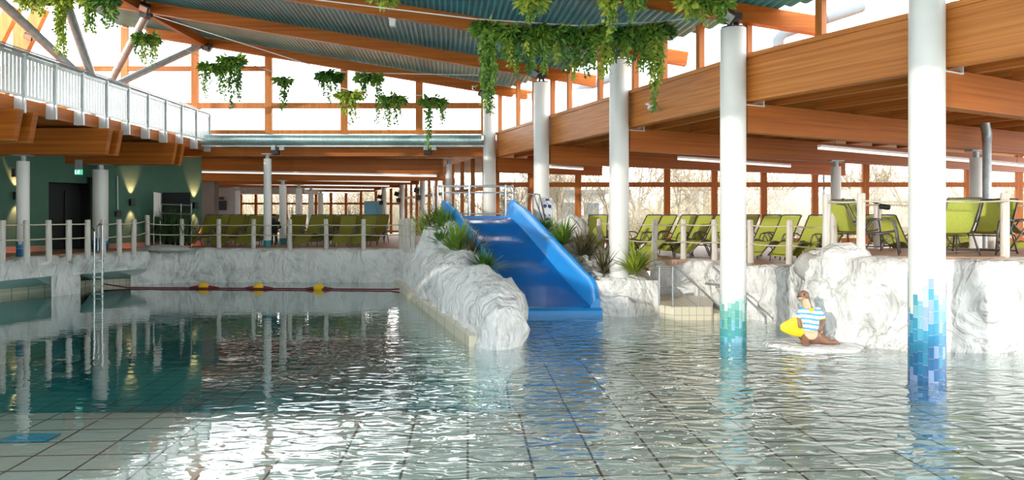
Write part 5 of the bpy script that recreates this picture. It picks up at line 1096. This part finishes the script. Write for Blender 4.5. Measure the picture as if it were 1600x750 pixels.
def make_bush(seed):
    t = thing('bare_bush', 'x', 'bush', (0, 0, 0)); rnd = random.Random(seed); m = MB()
    for i in range(26): grow(m, Vector((rnd.gauss(0, .5), rnd.gauss(0, .4), -0.1)), (rvec(rnd)*0.6+Vector((0, 0, 0.9))).normalized(), rnd.uniform(0.9, 1.5), 0.018, 2, rnd, 0.6)
    m.build('twigs', M['bush'], t, local=True); m = MB()
    for i in range(7): a = rnd.uniform(0, 6.28); m.tube([(math.cos(a)*.2, math.sin(a)*.2, -.1), (math.cos(a)*.5, math.sin(a)*.4, 0.7)], [0.03, 0.015], 5)
    m.build('stems', M['bark'], t, local=True); return t
protos = [make_tree(s, h) for s, h in ((3, 7.0), (8, 6.2), (14, 7.6))]; used = [False]*3
rnd = random.Random(77)
TP = [(800, 38), (838, 41), (872, 37), (915, 43), (950, 39), (998, 37), (1030, 42), (1062, 38), (1094, 44), (1132, 38), (1172, 41), (1208, 37), (1246, 43), (1296, 40), (1342, 38), (1378, 43), (1412, 38), (1480, 41), (1530, 38), (1566, 42), (1604, 37)]
for k, (p, y) in enumerate(TP):
    i = k % 3; o = protos[i] if not used[i] else copy_tree(protos[i]); used[i] = True
    o.location = (X(p, y), y, 0.65); o.rotation_euler = (0, 0, rnd.uniform(0, 6.28)); s = rnd.uniform(0.62, 0.95) if p not in (1246, 1296, 1480) else 0.5; o.scale = (s, s, s)
    tag(o, 'bare winter tree outside the sun deck windows, %s from the slide' % (ORD[k] if k < 20 else 'twenty-first'), None, 'bare trees outside')
for k, (x, y) in enumerate([(-16.5, 51), (-14, 49), (-11.5, 52), (-9.5, 49.5), (-7, 51), (-3.5, 46.5), (-0.9, 41), (0.6, 36)]):
    o = copy_tree(protos[k % 3]); o.location = (x, y, 0.65); o.rotation_euler = (0, 0, k*1.3); o.scale = (.7, .7, .7); tag(o, 'bare winter tree outside the lounge windows, %s from the green wall' % ORD[k], None, 'bare trees behind the lounge')
bp = make_bush(5)
BP = [(-17+2.1*k, 45+((k*7) % 3)) for k in range(7)] + [(X(p, y), y) for p, y in [(790, 35), (850, 34), (905, 36), (955, 34), (1000, 35), (1040, 34), (1085, 35.5), (1130, 34), (1170, 35), (1215, 34), (1262, 35.5), (1310, 34), (1360, 35), (1415, 34), (1490, 35), (1545, 34), (1590, 35)]]
for k, (x, y) in enumerate(BP):
    o = bp if k == 0 else copy_tree(bp); o.location = (x, y, 0.65); o.rotation_euler = (0, 0, k*2.1); s = 0.9+0.5*((k*37) % 10)/10; o.scale = (s*1.2, s, s)
    tag(o, ('dry bush outside the lounge windows, %s from the green wall' % ORD[k]) if k < 7 else ('dry bush outside the sun deck windows, %s from the slide' % ORD[k-7]), None, 'dry bushes outside')
kk = thing('kiosk', 'small pale building with a flat roof outside the window beside the small sign', 'building', (X(885, 46), 46, 0.6))
m = MB(); m.box((X(885, 46), 46, 2.0), (4.2, 3, 2.8)); m.build('wall', M['outwhite'], kk); m = MB(); m.box((X(885, 46), 45.9, 3.5), (4.8, 3.6, 0.25)); m.build('roof', M['kiosk'], kk)
for dx in (-1.4, 0, 1.4): m = MB(); m.box((X(885, 46)+dx, 44.48, 2.0), (0.9, 0.05, 1.7)); m.build('door', M['kiosk'], kk)
for k, (p, y) in enumerate([(1287, 32), (1514, 34)]):
    t = thing('street_lamp', ['dark street lamp with two arms outside by the slim grey-white column', 'dark street lamp outside beside the silver down pipe'][k], 'street lamp', (X(p, y), y, 0.6), group='street lamps outside'); tz = EYE+70*y/F
    m = MB(); m.tube([(X(p, y), y, .6), (X(p, y), y, tz)], 0.05, 8); m.build('pole', M['darksteel'], t)
    for s in (-1, 1): m = MB(); m.beam((X(p, y)+s*.02, y, tz), (X(p, y)+s*.30, y, tz+.06), .14, .05); m.build('lamp_head', M['darksteel'], t)
# dense brush belt further back, uncountable
m = MB(); r = random.Random(9)
for i in range(11000):
    x = r.uniform(-26, 66); y = r.uniform(50, 66); h = r.uniform(1.6, 6.2)*(0.8+0.3*math.sin(x*0.5)); q = Vector((x, y, 0.6)); lean = Vector((r.gauss(0, .35), r.gauss(0, .3), 1))
    m.tube([q, q+lean*h*0.5, q+lean*h+Vector((r.gauss(0, .3), 0, 0))], [0.045, 0.03, 0.01], 3, cap=False)
tag(m.build('undergrowth', M['bush']), 'dense dry winter undergrowth far outside the windows', 'undergrowth', kind='stuff')
